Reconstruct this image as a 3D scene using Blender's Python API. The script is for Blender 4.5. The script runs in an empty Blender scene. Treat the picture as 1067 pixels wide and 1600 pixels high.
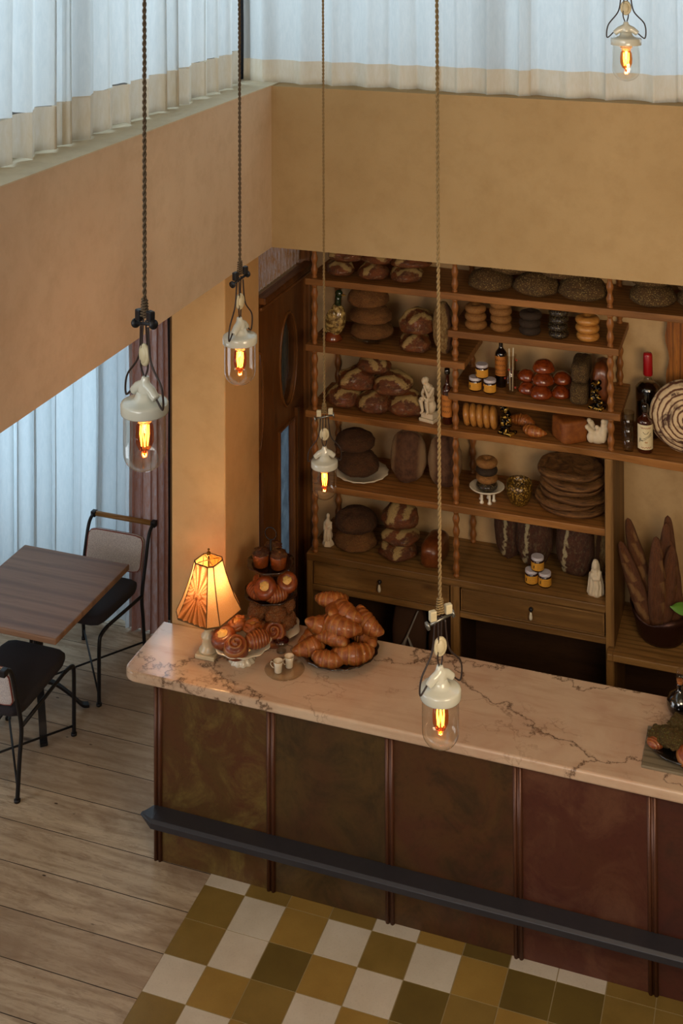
import bpy, bmesh, math, random
from mathutils import Vector, Matrix, noise
R_ = math.radians
PI = math.pi
rnd = random.Random(7)
scene = bpy.context.scene
COL = scene.collection

# ------------------------------------------------------------------ camera, world, lights, exposure
def make_camera():
    yaw, pitch, roll = 0.3355, -0.0208, -0.0036
    F = Vector((-math.sin(yaw)*math.cos(pitch), math.cos(yaw)*math.cos(pitch), -math.sin(pitch)))
    R = Vector((math.cos(yaw), math.sin(yaw), 0)); U = R.cross(F)
    R, U = R*math.cos(roll)+U*math.sin(roll), -R*math.sin(roll)+U*math.cos(roll)
    cd = bpy.data.cameras.new('camera'); c = bpy.data.objects.new('camera', cd); COL.objects.link(c)
    m = Matrix(((R.x, U.x, -F.x, 2.8421), (R.y, U.y, -F.y, -5.461), (R.z, U.z, -F.z, 4.4996), (0, 0, 0, 1)))
    c.matrix_world = m
    cd.sensor_fit = 'VERTICAL'; cd.sensor_height = 36; cd.sensor_width = 24
    cd.lens = 2009.84/1600*36
    cd.shift_y = -(800+208.21)/1600
    cd.clip_start = .05
    scene.camera = c
make_camera()
scene.view_settings.view_transform = 'Standard'; scene.view_settings.look = 'None'
scene.view_settings.gamma = 1; scene.view_settings.use_curve_mapping = False
scene.view_settings.exposure = 0.0
w = bpy.data.worlds.new('world'); scene.world = w; w.use_nodes = True
w.node_tree.nodes['Background'].inputs[0].default_value = (.80, .78, .80, 1)
w.node_tree.nodes['Background'].inputs[1].default_value = .10

def aim(o, d):
    o.rotation_euler = Vector(d).to_track_quat('-Z', 'Y').to_euler()
def area(name, loc, d, sx, sy, power, col, spread=180):
    l = bpy.data.lights.new(name, 'AREA'); l.shape = 'RECTANGLE'; l.size = sx; l.size_y = sy
    l.energy = power; l.color = col; l.spread = R_(spread)
    o = bpy.data.objects.new(name, l); COL.objects.link(o); o.location = loc; aim(o, d); return o
DAY = (.70, .86, 1.0)
DAYU = (.84, .93, 1.0)
WARM = (1.0, .66, .34)
area('daylight_left', (-.75, -1.8, 4.5), (1, 0, -.12), 6.5, 1.9, 112, DAYU)
area('daylight_rear', (2.2, 1.75, 4.5), (0, -1, -.12), 5, 1.9, 72, DAYU)
area('daylight_nook', (-2.3, 2.25, 1.6), (0, -1, -.15), 2.8, 2.4, 62, DAY)
area('door_glass_fill', (-.55, 1.25, 1.5), (1, 0, 0), .5, 2.2, 9, DAY)  # added fill behind the door to brighten its glass; no window there
area('camera_side_fill', (-.2, -7.6, 4.2), (.12, 1, -.42), 5, 2.4, 260, (1.0, .95, .90))  # unseen neutral fill added behind the camera to lift floor and beams
area('nook_side_fill', (-3.5, -2.2, 1.6), (1, .15, -.1), 4.5, 2.0, 95, (.88, .94, 1.0))  # extra cool fill added out of view for nook floor, table and chairs
area('ceiling_warm', (3.2, -3.4, 5.1), (-.25, .55, -1), 2.6, 2.6, 14, (1.0, .82, .6))
area('warm_shelf_fill', (3.3, -2.6, 3.0), (-.35, 1, -.18), 1.2, .8, 27, (1.0, .76, .50), 120)  # warm fill added to reach the bread under the beam; no fixture here

# ------------------------------------------------------------------ materials
def lin(h):
    h = h.lstrip('#'); v = [int(h[i:i+2], 16)/255 for i in (0, 2, 4)]
    return tuple((c/12.92 if c <= .04045 else ((c+.055)/1.055)**2.4) for c in v)+(1,)
MATS = {}
class NT:
    def __init__(s, name):
        s.m = bpy.data.materials.new(name); s.m.use_nodes = True
        s.t = s.m.node_tree; s.n = s.t.nodes; s.b = s.n['Principled BSDF']; s.out = s.n['Material Output']
        s.tc = s.n.new('ShaderNodeTexCoord'); s.tone = (1, 1, 1)
    def c(s, h):
        v = lin(h); return (v[0]*s.tone[0], v[1]*s.tone[1], v[2]*s.tone[2], 1)
    def l(s, a, b): s.t.links.new(a, b)
    def map(s, sc=(1, 1, 1), rot=(0, 0, 0), loc=(0, 0, 0), src='Object'):
        m = s.n.new('ShaderNodeMapping'); m.inputs['Scale'].default_value = sc
        m.inputs['Rotation'].default_value = rot; m.inputs['Location'].default_value = loc
        s.l(s.tc.outputs[src], m.inputs[0]); return m.outputs[0]
    def noise(s, v, scale, det=4, rough=.55, dist=0):
        n = s.n.new('ShaderNodeTexNoise'); n.inputs['Scale'].default_value = scale; n.inputs['Detail'].default_value = det
        n.inputs['Roughness'].default_value = rough; n.inputs['Distortion'].default_value = dist
        s.l(v, n.inputs['Vector']); return n.outputs['Fac']
    def vor(s, v, scale, feat='F1', out='Distance'):
        n = s.n.new('ShaderNodeTexVoronoi'); n.feature = feat; n.inputs['Scale'].default_value = scale
        s.l(v, n.inputs['Vector']); return n.outputs[out]
    def wave(s, v, scale, dist=0, det=2, dirn='X', typ='BANDS', dsc=1):
        n = s.n.new('ShaderNodeTexWave'); n.wave_type = typ
        if typ == 'BANDS': n.bands_direction = dirn
        n.inputs['Scale'].default_value = scale; n.inputs['Distortion'].default_value = dist
        n.inputs['Detail'].default_value = det; n.inputs['Detail Scale'].default_value = dsc
        s.l(v, n.inputs['Vector']); return n.outputs['Fac']
    def ramp(s, f, stops, interp='LINEAR'):
        r = s.n.new('ShaderNodeValToRGB'); r.color_ramp.interpolation = interp; e = r.color_ramp.elements
        while len(e) < len(stops): e.new(.5)
        for i, (p, c) in enumerate(stops):
            e[i].position = p; e[i].color = s.c(c) if isinstance(c, str) else (c, c, c, 1)
        s.l(f, r.inputs[0]); return r.outputs[0]
    def mix(s, f, a, b, mode='MIX'):
        m = s.n.new('ShaderNodeMix'); m.data_type = 'RGBA'; m.blend_type = mode
        for sock, v in ((m.inputs[0], f), (m.inputs[6], a), (m.inputs[7], b)):
            if isinstance(v, (int, float)): sock.default_value = v
            elif isinstance(v, str): sock.default_value = s.c(v)
            else: s.l(v, sock)
        return m.outputs[2]
    def math(s, op, a, b=0.0):
        m = s.n.new('ShaderNodeMath'); m.operation = op
        for i, v in enumerate((a, b)):
            if isinstance(v, (int, float)): m.inputs[i].default_value = v
            else: s.l(v, m.inputs[i])
        return m.outputs[0]
    def attr(s, name):
        a = s.n.new('ShaderNodeAttribute'); a.attribute_name = name; return a.outputs['Fac']
    def bump(s, h, strength=.3, dist=.01, prev=None):
        b = s.n.new('ShaderNodeBump'); b.inputs['Strength'].default_value = strength; b.inputs['Distance'].default_value = dist
        s.l(h, b.inputs['Height'])
        if prev: s.l(prev, b.inputs['Normal'])
        return b.outputs[0]
    def fin(s, col=None, rough=.6, nrm=None, metal=0, spec=.5, coat=0):
        if col is not None:
            if isinstance(col, str): s.b.inputs['Base Color'].default_value = lin(col)
            else: s.l(col, s.b.inputs['Base Color'])
        if isinstance(rough, (int, float)): s.b.inputs['Roughness'].default_value = rough
        else: s.l(rough, s.b.inputs['Roughness'])
        s.b.inputs['Metallic'].default_value = metal; s.b.inputs['Specular IOR Level'].default_value = spec
        s.b.inputs['Coat Weight'].default_value = coat; s.b.inputs['Coat Roughness'].default_value = .15
        if nrm is not None: s.l(nrm, s.b.inputs['Normal'])
        return s.m
def simple(name, col, rough=.5, metal=0, bump=0, bs=60, spec=.5, coat=0, var=.12):
    t = NT(name); v = t.map(); n = t.noise(v, bs)
    c = t.mix(t.math('MULTIPLY', n, var*2), col, '#000000')
    return t.fin(c, rough, t.bump(n, bump, .004) if bump else None, metal, spec, coat)

def plaster(name, a, b, c):
    t = NT(name); v = t.map()
    n1 = t.noise(v, 1.3, 6, .6, .3); n2 = t.noise(v, 9, 6, .65); n3 = t.noise(v, 90, 3)
    col = t.mix(t.ramp(n1, [(.3, 0.0), (.7, 1.0)]), a, b)
    col = t.mix(t.ramp(n2, [(.45, 0.0), (.8, .5)]), col, c)
    nb = t.bump(n2, .12, .01); nb = t.bump(n3, .12, .003, nb)
    return t.fin(col, .88, nb, spec=.2)
M_plaster = plaster('plaster_beige', '#d6c0a6', '#c9b095', '#b2987a')
M_plaster_y = plaster('plaster_cream', '#ab9169', '#9f845c', '#90754f')
M_plaster_p = plaster('plaster_pillar', '#d8b27e', '#cca26e', '#bd9360')
M_niche = plaster('plaster_niche', '#c2a478', '#ae8f66', '#957650')
M_sill = plaster('plaster_sill', '#d8cdb6', '#c8bba0', '#a99b82')
M_ceil = plaster('plaster_ceiling', '#cbb894', '#c0ac86', '#b39e78')

def wood(name, a, b, c, axis='X', scale=1.0, rough=.5, bump=.15, knots=True, spec=.35):
    t = NT(name); t.tone = (.92, 1.0, .98)
    sc = {'X': (.9, 9, 9), 'Y': (9, .9, 9), 'Z': (9, 9, .9)}[axis]
    v = t.map(tuple(k*scale for k in sc))
    n = t.noise(v, 1.2, 6, .6, 1.2); fine = t.noise(v, 9, 5, .7, .4)
    w_ = t.wave(v, .8, 5, 3, {'X': 'Y', 'Y': 'X', 'Z': 'X'}[axis], 'BANDS', 1.3)
    col = t.mix(t.ramp(n, [(.3, 0.0), (.7, 1.0)]), a, b)
    col = t.mix(t.ramp(w_, [(.0, .55), (.35, 0.0)]), col, c)
    col = t.mix(t.ramp(fine, [(.5, 0.0), (.75, .6)]), col, c)
    if knots:
        k = t.vor(t.map(tuple({'X': (1.6, 4, 4), 'Y': (4, 1.6, 4), 'Z': (4, 4, 1.6)}[axis])), 1.5)
        col = t.mix(t.ramp(k, [(.04, .8), (.13, 0.0)]), col, c)
    return t.fin(col, rough, t.bump(fine, bump, .004), spec=spec)
M_shelf = wood('pine_shelf_wood', '#a56d38', '#8b5628', '#55300f')
M_shelfz = wood('pine_upright_wood', '#a56d38', '#8b5628', '#593213', 'Z')
M_spin = wood('spindle_wood', '#a06636', '#8a5028', '#603614', 'Z', rough=.4, knots=False)
M_cab = wood('cabinet_wood', '#94693b', '#7f582c', '#4d3014')
M_cabz = wood('cabinet_stile_wood', '#94693b', '#7f582c', '#4d3014', 'Z')
M_dark = wood('cabinet_inside_wood', '#442a18', '#352010', '#1d1008')
M_table = wood('walnut_tabletop', '#a2765c', '#876049', '#6b4a39', 'X', .38, .45, .04, False, spec=.3)
M_door = wood('stained_door_wood', '#7f4e26', '#683c1b', '#43240e', 'Z', rough=.35)
M_armwood = wood('pale_rail_wood', '#b5824a', '#a06f3c', '#6d4520', 'X', 2, .4, .05, False)
M_bark = wood('live_edge_slab', '#b06a22', '#7a3e12', '#3a1c0a', 'Z', 1.5, .5, .6)

def m_floor():
    t = NT('weathered_pine_floor')
    sx = t.n.new('ShaderNodeSeparateXYZ'); t.l(t.map(), sx.inputs[0])
    PW = .235
    yv = t.math('DIVIDE', sx.outputs['Y'], PW); idx = t.math('FLOOR', yv); fr = t.math('FRACT', yv)
    wn = t.n.new('ShaderNodeTexWhiteNoise'); wn.noise_dimensions = '1D'; t.l(idx, wn.inputs['W'])
    # butt joints: shift each board
    xs = t.math('ADD', sx.outputs['X'], t.math('MULTIPLY', wn.outputs['Value'], 23.7))
    fx = t.math('FRACT', t.math('DIVIDE', xs, 7.3))
    jx = t.math('LESS_THAN', fx, .0006)
    wn2 = t.n.new('ShaderNodeTexWhiteNoise'); wn2.noise_dimensions = '2D'
    cb = t.n.new('ShaderNodeCombineXYZ'); t.l(idx, cb.inputs[0]); t.l(t.math('FLOOR', t.math('DIVIDE', xs, 7.3)), cb.inputs[1]); t.l(cb.outputs[0], wn2.inputs['Vector'])
    # per-board texture offset
    off = t.n.new('ShaderNodeCombineXYZ'); t.l(sx.outputs['X'], off.inputs[0])
    t.l(sx.outputs['Y'], off.inputs[1]); t.l(t.math('MULTIPLY', wn2.outputs['Value'], 13), off.inputs[2])
    mp = t.n.new('ShaderNodeMapping'); mp.inputs['Scale'].default_value = (1.1, 6.5, 1); t.l(off.outputs[0], mp.inputs[0])
    v = mp.outputs[0]
    n = t.noise(v, 1.3, 7, .65, 1.6); fine = t.noise(v, 7, 8, .8, .9)
    wv = t.wave(v, .55, 9, 3, 'Y', 'BANDS', 1.2)
    mp2 = t.n.new('ShaderNodeMapping'); mp2.inputs['Scale'].default_value = (1.3, 2.6, 1); t.l(off.outputs[0], mp2.inputs[0])
    blot = t.noise(mp2.outputs[0], 1.6, 5, .6, .5)
    col = t.mix(t.ramp(n, [(.3, 0.0), (.7, 1.0)]), '#dccab0', '#c0aa8e')
    col = t.mix(t.ramp(wv, [(0, .35), (.3, 0.0)]), col, '#8a6f54')
    col = t.mix(t.ramp(fine, [(.48, 0.0), (.70, .75)]), col, '#75593f')
    col = t.mix(t.ramp(blot, [(.48, 0.0), (.66, .6)]), col, '#7d6147')
    col = t.mix(t.math('MULTIPLY', wn2.outputs['Value'], .55), col, '#96806a')
    kn = t.n.new('ShaderNodeMapping'); kn.inputs['Scale'].default_value = (2.2, 5.5, 1); t.l(off.outputs[0], kn.inputs[0])
    k = t.vor(kn.outputs[0], 1.0)
    col = t.mix(t.ramp(k, [(.045, .9), (.13, 0.0)]), col, '#4a3526')
    kn3 = t.n.new('ShaderNodeMapping'); kn3.inputs['Scale'].default_value = (7, 16, 1); t.l(off.outputs[0], kn3.inputs[0])
    k2 = t.vor(kn3.outputs[0], 1.0)
    holes = t.math('MULTIPLY', t.ramp(k2, [(.05, 1.0), (.09, 0.0)]), t.ramp(blot, [(.5, 0.0), (.56, 1.0)]))
    col = t.mix(holes, col, '#3c2c20')
    gap = t.math('LESS_THAN', t.math('ADD', fr, t.math('MULTIPLY', t.math('SUBTRACT', blot, .5), .02)), .018)
    g = t.math('MAXIMUM', gap, jx)
    col = t.mix(g, col, '#3a2b1e')
    h = t.math('SUBTRACT', t.math('MULTIPLY', fine, .3), g)
    return t.fin(col, .62, t.bump(h, .7, .006), spec=.25)
M_floor = m_floor()

def m_marble():
    t = NT('veined_marble'); v = t.map()
    n = t.noise(v, 2.2, 7, .6, .6)
    col = t.mix(t.ramp(n, [(.35, 0.0), (.7, 1.0)]), '#d6bca0', '#c3a086')
    st = t.noise(t.map((1.5, 9, 9), (0, 0, .2)), 1.6, 6, .65, .5)
    col = t.mix(t.ramp(st, [(.5, 0.0), (.8, .5)]), col, '#a9805f')
    # long veins
    vm = t.n.new('ShaderNodeVectorMath'); vm.operation = 'ADD'
    nn = t.n.new('ShaderNodeTexNoise'); nn.inputs['Scale'].default_value = 3.2; nn.inputs['Detail'].default_value = 7; nn.inputs['Roughness'].default_value = .62
    t.l(v, nn.inputs['Vector'])
    sc = t.n.new('ShaderNodeVectorMath'); sc.operation = 'SCALE'; t.l(nn.outputs['Color'], sc.inputs[0]); sc.inputs['Scale'].default_value = .55
    t.l(v, vm.inputs[0]); t.l(sc.outputs[0], vm.inputs[1])
    mp = t.n.new('ShaderNodeMapping'); mp.inputs['Scale'].default_value = (.55, 1.5, 1.2); mp.inputs['Rotation'].default_value = (0, 0, .35); mp.inputs['Location'].default_value = (.33, .62, 0)
    t.l(vm.outputs[0], mp.inputs[0])
    e = t.vor(mp.outputs[0], 1.25, 'DISTANCE_TO_EDGE')
    col = t.mix(t.ramp(e, [(.0, .9), (.007, .35), (.02, 0.0)]), col, '#4c3322')
    e2 = t.vor(vm.outputs[0], 4.6, 'DISTANCE_TO_EDGE')
    mask = t.ramp(t.noise(v, 2.7, 4), [(.50, 0.0), (.66, .7)])
    f2 = t.math('MULTIPLY', t.ramp(e2, [(.0, 1.0), (.03, 0.0)]), mask)
    col = t.mix(f2, col, '#7a5842')
    return t.fin(col, .2, None, spec=.5)
M_marble = m_marble()

def m_patina(name, a, b, c, seed):
    t = NT(name); v = t.map(loc=(seed, seed*1.7, seed*.3))
    n = t.noise(v, 2.6, 7, .65, .8); n2 = t.noise(v, 4.2, 7, .7, .9); n3 = t.noise(v, 60, 4)
    col = t.mix(t.ramp(n, [(.38, 0.0), (.66, 1.0)]), a, b)
    col = t.mix(t.ramp(n2, [(.46, 0.0), (.66, .9)]), col, c)
    col = t.mix(t.ramp(n3, [(.5, 0.0), (.9, .3)]), col, '#1c100a')
    return t.fin(col, t.ramp(n2, [(.2, .32), (.8, .5)]), t.bump(n3, .05, .002), metal=.2, spec=.5)
M_pat = [m_patina('bronze_patina_a', '#5c3520', '#5c4622', '#7a6533', 1.0), m_patina('bronze_patina_b', '#513520', '#5a4524', '#3d2e18', 5.3),
         m_patina('bronze_patina_c', '#54301f', '#5a3f20', '#3a2a15', 9.1), m_patina('bronze_patina_d', '#542a20', '#573021', '#6b4430', 14.6), m_patina('bronze_patina_e', '#522a21', '#573021', '#42281d', 20.2)]
M_bead = simple('brown_bronze_bead', '#613a26', .35, .3, .05)
M_rail = simple('blackened_steel_rail', '#38373d', .42, .2, .06, 30)
M_iron = simple('black_iron', '#232226', .45, .4, .1, 80)
def tilem(name, col, col2):
    t = NT(name); v = t.map(); n = t.noise(v, 5, 6, .6); f = t.noise(v, 120, 3)
    c = t.mix(t.ramp(n, [(.35, 0.0), (.7, 1.0)]), col, col2); c = t.mix(t.ramp(f, [(.55, 0.0), (.9, .25)]), c, '#5a4a2a')
    return t.fin(c, .5, t.bump(f, .04, .002), spec=.35)
M_tiles = [tilem('cream_cement_tile', '#d6cbb9', '#c9bca8'), tilem('olive_cement_tile', '#8c7138', '#7c632e'), tilem('gold_cement_tile', '#a1803f', '#937235'),
           tilem('dark_olive_tile', '#6f5b29', '#635024')]
M_grout = simple('sand_grout', '#a8966e', .9, 0, .1, 80)
M_ceramic = simple('white_glazed_ceramic', '#c9c7b8', .18, 0, 0, 20, .6, .4, .05)
M_china = simple('ivory_china', '#ddd3bb', .2, 0, 0, 20, .6, .3, .06)
M_plasterfig = simple('white_bisque', '#d3c3a6', .55, 0, .1, 40, .4, 0, .1)
M_alab = simple('alabaster', '#dcc9a2', .3, 0, 0, 14, .5, .2, .12)
M_gilt = simple('gilt_rim', '#b58a3c', .3, .9)
M_brass = simple('aged_brass', '#8a5f22', .3, .9, .1, 40)
M_steel = simple('dull_steel', '#8e8c84', .35, .9)
M_cordk = simple('khaki_twisted_cord', '#8a7148', .85, 0, .3, 300)
M_cordd = simple('grey_brown_twisted_cord', '#57452f', .85, 0, .3, 300)
M_flex = simple('dark_brown_flex', '#2c1c16', .5)
M_bone = simple('bone_connector', '#cbbd9a', .45)
M_seat = simple('charcoal_seat_cloth', '#2f2a30', .9, 0, .3, 400)
def m_tweed():
    t = NT('grey_tweed'); v = t.map(); n = t.noise(v, 260, 2, .8); n2 = t.noise(v, 90, 2)
    return t.fin(t.mix(t.ramp(n, [(.4, 0.0), (.6, 1.0)]), '#bab1b4', '#e2dcda'), .95, t.bump(n2, .5, .003), spec=.1)
M_tweed = m_tweed()
M_pipe = simple('red_brown_piping', '#8d3f33', .7)
M_yellow = simple('yellow_paper_label', '#d99a2c', .7)
M_jarlid = simple('white_jar_lid', '#c8c2c8', .35)
M_jam = simple('dark_honey_jar', '#2a0f08', .1, 0, 0, 20, .8, .6)
M_ink = simple('black_ink', '#1b1512', .7)
M_red = simple('red_wax', '#a3121a', .35, 0, 0, 20, .5, .3)
M_redink = simple('red_ink', '#a33a22', .7)
M_cream_lab = simple('cream_paper_label', '#ddcfa6', .75)
M_orange_lab = simple('orange_printed_label', '#c0762a', .7)
M_blackglass = simple('black_bottle_glass', '#0b0807', .06, 0, 0, 20, .9, .8)
M_amberdk = simple('amber_syrup_glass', '#3a1208', .08, 0, 0, 20, .9, .8)
M_cork = simple('cork', '#9c5c28', .8, 0, .3)
M_leaf = simple('basil_leaf_green', '#5c8a2c', .5)
M_copper = simple('dark_copper', '#3c2015', .4, .6, .25, 12)
M_bag = simple('kraft_bag', '#4a2f1c', .9, 0, .4, 12)
M_ribbon = simple('white_ribbon', '#a09a94', .8)
M_brownglass_pl = simple('brown_glazed_plate', '#2e1a10', .15, 0, 0, 20, .7, .6)
M_blackpl = simple('black_glazed_platter', '#17120f', .12, 0, .4, 14, .8, .7)
M_board = wood('grey_slate_board', '#8b7a66', '#776650', '#4e4132', 'X', 1, .5, .1, False)

def m_glass(name, tint='#ffffff', fr=.9, rough=.02, mx=.06):
    t = NT(name); t.n.remove(t.b)
    tr = t.n.new('ShaderNodeBsdfTransparent'); tr.inputs[0].default_value = lin(tint)
    gl = t.n.new('ShaderNodeBsdfGlossy'); gl.inputs['Roughness'].default_value = rough; gl.inputs[0].default_value = (.9, .9, .9, 1)
    lw = t.n.new('ShaderNodeLayerWeight'); lw.inputs[0].default_value = .5
    f = t.math('MULTIPLY', t.math('POWER', lw.outputs['Facing'], 4.0), fr); f = t.math('ADD', f, mx)
    ms = t.n.new('ShaderNodeMixShader'); t.l(f, ms.inputs[0]); t.l(tr.outputs[0], ms.inputs[1]); t.l(gl.outputs[0], ms.inputs[2])
    t.l(ms.outputs[0], t.out.inputs[0]); return t.m
M_glass = m_glass('clear_glass', '#fbf8f2', .85, .04, .085)
M_amber = m_glass('amber_bulb_glass', '#ffbf78', .4, .03, .03)
M_pane = m_glass('window_pane_glass', '#eef4f6', .5, .02, .03)
M_tint = m_glass('thick_tumbler_glass', '#f8f5ee', .6, .05, .04)

def m_cloth(name, col, trans, tcol, bumpsc=140, rough=1, tf=.0, rib=False):
    t = NT(name); t.n.remove(t.b); v = t.map((1, 1, .25))
    wv = t.noise(v, bumpsc, 4, .7, .6)
    nb = t.bump(wv, .25, .004)
    d = t.n.new('ShaderNodeBsdfDiffuse'); d.inputs[0].default_value = lin(col); t.l(nb, d.inputs['Normal'])
    tr = t.n.new('ShaderNodeBsdfTranslucent')
    c = t.mix(t.ramp(wv, [(.35, 0.0), (.7, 1.0)]), tcol, t.mix(.5, tcol, '#ffffff'))
    if rib: c = t.mix(t.ramp(t.attr('rib'), [(.35, .0), (.9, .85)]), c, '#5a2408')
    t.l(c, tr.inputs[0])
    ms = t.n.new('ShaderNodeMixShader'); ms.inputs[0].default_value = trans
    t.l(d.outputs[0], ms.inputs[1]); t.l(tr.outputs[0], ms.inputs[2])
    tp = t.n.new('ShaderNodeBsdfTransparent'); m2 = t.n.new('ShaderNodeMixShader'); m2.inputs[0].default_value = tf
    t.l(ms.outputs[0], m2.inputs[1]); t.l(tp.outputs[0], m2.inputs[2])
    t.l(m2.outputs[0], t.out.inputs[0]); return t.m
M_sheer = m_cloth('sheer_linen', '#cfd2cf', .62, '#dfe6ea', 60, 1, .10)
M_hem = m_cloth('double_linen_hem', '#c9bda6', .30, '#d8cdb8', 60)
M_pinkc = m_cloth('rose_brown_curtain', '#b8877a', .3, '#c08468', 80)
M_shade = m_cloth('lamp_shade_silk', '#c9a066', .5, '#e0a45c', 500)
M_shadep = m_cloth('pleated_silk_panel', '#a8682c', .5, '#e08a40', 500, rib=True)
M_trimdk = simple('brown_shade_trim', '#6b4a22', .8)
def m_frost():
    t = NT('textured_door_glass'); t.n.remove(t.b); v = t.map((1, 1, .6)); n = t.noise(v, 70, 3)
    d = t.n.new('ShaderNodeBsdfGlossy'); d.inputs['Roughness'].default_value = .3; d.inputs[0].default_value = lin('#9aa0a0')
    tr = t.n.new('ShaderNodeBsdfTranslucent'); tr.inputs[0].default_value = lin('#b9c4cc')
    t.l(t.bump(n, .6, .01), d.inputs['Normal']); t.l(t.mix(t.noise(v, 28, 4, .7), '#4d5358', '#c6d2da'), tr.inputs[0])
    ms = t.n.new('ShaderNodeMixShader'); ms.inputs[0].default_value = .75; t.l(d.outputs[0], ms.inputs[1]); t.l(tr.outputs[0], ms.inputs[2])
    t.l(ms.outputs[0], t.out.inputs[0]); return t.m
M_frost = m_frost()
def m_emit(name, col, s):
    t = NT(name); t.n.remove(t.b); e = t.n.new('ShaderNodeEmission'); e.inputs[0].default_value = lin(col); e.inputs[1].default_value = s
    t.l(e.outputs[0], t.out.inputs[0]); return t.m
M_fil = m_emit('glowing_filament', '#ffb050', 26)
M_bulbon = m_emit('lit_bulb', '#ffb860', 6)
M_frame = simple('dark_window_frame', '#20242c', .5)

# breads
def bread(name, a, b, flour='#c9a77c', fl=(.55, .8, .6), sc=9, rough=.6, bump=.5, ear=None, seeds=None, coat=0, rib=None, spec=.4):
    t = NT(name); v = t.map(); t.tone = (.88, 1.02, .92)
    oi = t.n.new('ShaderNodeObjectInfo')
    va = t.n.new('ShaderNodeVectorMath'); va.operation = 'ADD'
    cr = t.n.new('ShaderNodeCombineXYZ'); t.l(t.math('MULTIPLY', oi.outputs['Random'], 9), cr.inputs[0]); t.l(t.math('MULTIPLY', oi.outputs['Random'], 5), cr.inputs[2])
    t.l(v, va.inputs[0]); t.l(cr.outputs[0], va.inputs[1]); v = va.outputs[0]
    n = t.noise(v, sc*.45, 5, .6, .4); n2 = t.noise(v, sc*.9, 6, .7, .2); n3 = t.noise(v, sc*4, 4, .7)
    col = t.mix(t.ramp(n, [(.35, 0.0), (.68, 1.0)]), a, b)
    if rib: col = t.mix(t.ramp(t.attr('rib'), [(.05, .6), (.35, 0.0)]), col, rib)
    if fl: col = t.mix(t.ramp(n2, [(fl[0], 0.0), (fl[1], fl[2])]), col, flour)
    if ear: col = t.mix(t.ramp(t.math('ADD', t.attr('ear'), t.math('MULTIPLY', t.math('SUBTRACT', n2, .5), 1.8)), [(.35, 0.0), (.6, 1.0)]), col, ear)
    col = t.mix(t.ramp(n3, [(.50, 0.0), (.72, .55)]), col, '#1f0f07')
    h = t.math('ADD', t.math('MULTIPLY', n2, .6), t.math('MULTIPLY', n3, .4))
    nb = t.bump(h, bump, .022)
    if seeds:
        s = t.vor(v, seeds[1]); m = t.ramp(s, [(.22, 1.0), (.42, 0.0)])
        rn = t.vor(v, seeds[1], out='Color')
        sep = t.n.new('ShaderNodeSeparateColor'); t.l(rn, sep.inputs[0])
        mk = t.math('MULTIPLY', m, t.ramp(sep.outputs[0], [(seeds[2], 0.0), (seeds[2]+.15, 1.0)]))
        col = t.mix(mk, col, t.mix(sep.outputs[1], seeds[0], seeds[3] if len(seeds) > 3 else seeds[0]))
        nb = t.bump(mk, .8, .004, nb)
    return t.fin(col, rough, nb, spec=spec, coat=coat)
B_loaf = bread('dark_levain_crust', '#7a3d1a', '#421d0d', '#b3885a', (.52, .75, .6), 8, .5, .6, ear='#a98457', coat=.1)
B_seedboule = bread('bran_boule_crust', '#87532b', '#643817', '#ac7e4c', (.55, .8, .6), 10, .75, .7, seeds=('#a9783f', 30, .25, '#5c3616'))
B_dkboule = bread('dark_bran_crust', '#62391f', '#432411', '#855c38', (.55, .8, .6), 10, .8, .8, seeds=('#7d5833', 30, .35, '#3a2212'))
B_sesame = bread('sesame_crust', '#62401f', '#442b14', '#7b5630', (.6, .9, .3), 10, .7, .6, seeds=('#c8a468', 26, .12, '#7a5a30'))
B_bag_ses = bread('sesame_bagel', '#a76c38', '#875026', '#bd8c55', (.6, .9, .4), 14, .6, .4, seeds=('#d0a46a', 26, .25, '#a06e3a'))
B_bag_dk = bread('poppy_bagel', '#3f2a1c', '#2b1a10', '#5a3f29', (.6, .9, .4), 14, .7, .5, seeds=('#6a5138', 28, .35, '#241811'))
B_bag_pl = bread('plain_bagel', '#c88543', '#a9652c', '#d9a564', (.6, .9, .4), 12, .35, .15, coat=.3)
B_bun = bread('glazed_bun', '#8f3a14', '#5e200b', '#a9522a', (.65, .9, .2), 10, .22, .1, coat=.7)
B_batard = bread('dusty_batard', '#8a6238', '#6b4524', '#c4a070', (.45, .72, .8), 12, .85, .7, ear='#4a2a18')
B_rye = bread('dark_batard', '#5a3020', '#3a1d12', '#9a7f60', (.50, .78, .6), 14, .6, .7, ear='#b39a7c')
B_flat = bread('charred_flatbread', '#9c663a', '#6f4325', '#2a170c', (.50, .68, .85), 9, .6, .6)
B_croi = bread('croissant_crust', '#b3612a', '#7e3610', '#cf8e4c', (.6, .9, .3), 12, .34, .35, coat=.4, rib='#c98848')
B_dan = bread('glazed_swirl_pastry', '#9a451c', '#702b10', '#b8682f', (.65, .9, .2), 12, .3, .25, coat=.5, rib='#c47d45')
B_puff = bread('sugared_puff', '#a85826', '#83390f', '#d8a878', (.48, .75, .7), 14, .6, .8, seeds=('#e0c09a', 24, .35, '#b98252'))
B_knot = bread('caramel_knot', '#b45c20', '#8a3c10', '#d58f48', (.6, .85, .4), 16, .25, .5, coat=.6, rib='#d89a50')
B_muf = bread('muffin_crust', '#96481a', '#6d2c0c', '#b86f38', (.6, .9, .4), 14, .35, .3, coat=.3)
B_nut = bread('nut_topping', '#5a2812', '#3c170a', '#b07840', (.5, .7, .7), 40, .35, .8, seeds=('#b98a52', 300, .5, '#5a2a12'))
B_tin = bread('tin_loaf_crust', '#94501f', '#7a3a14', '#ad6a35', (.6, .9, .4), 10, .5, .3)
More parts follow.
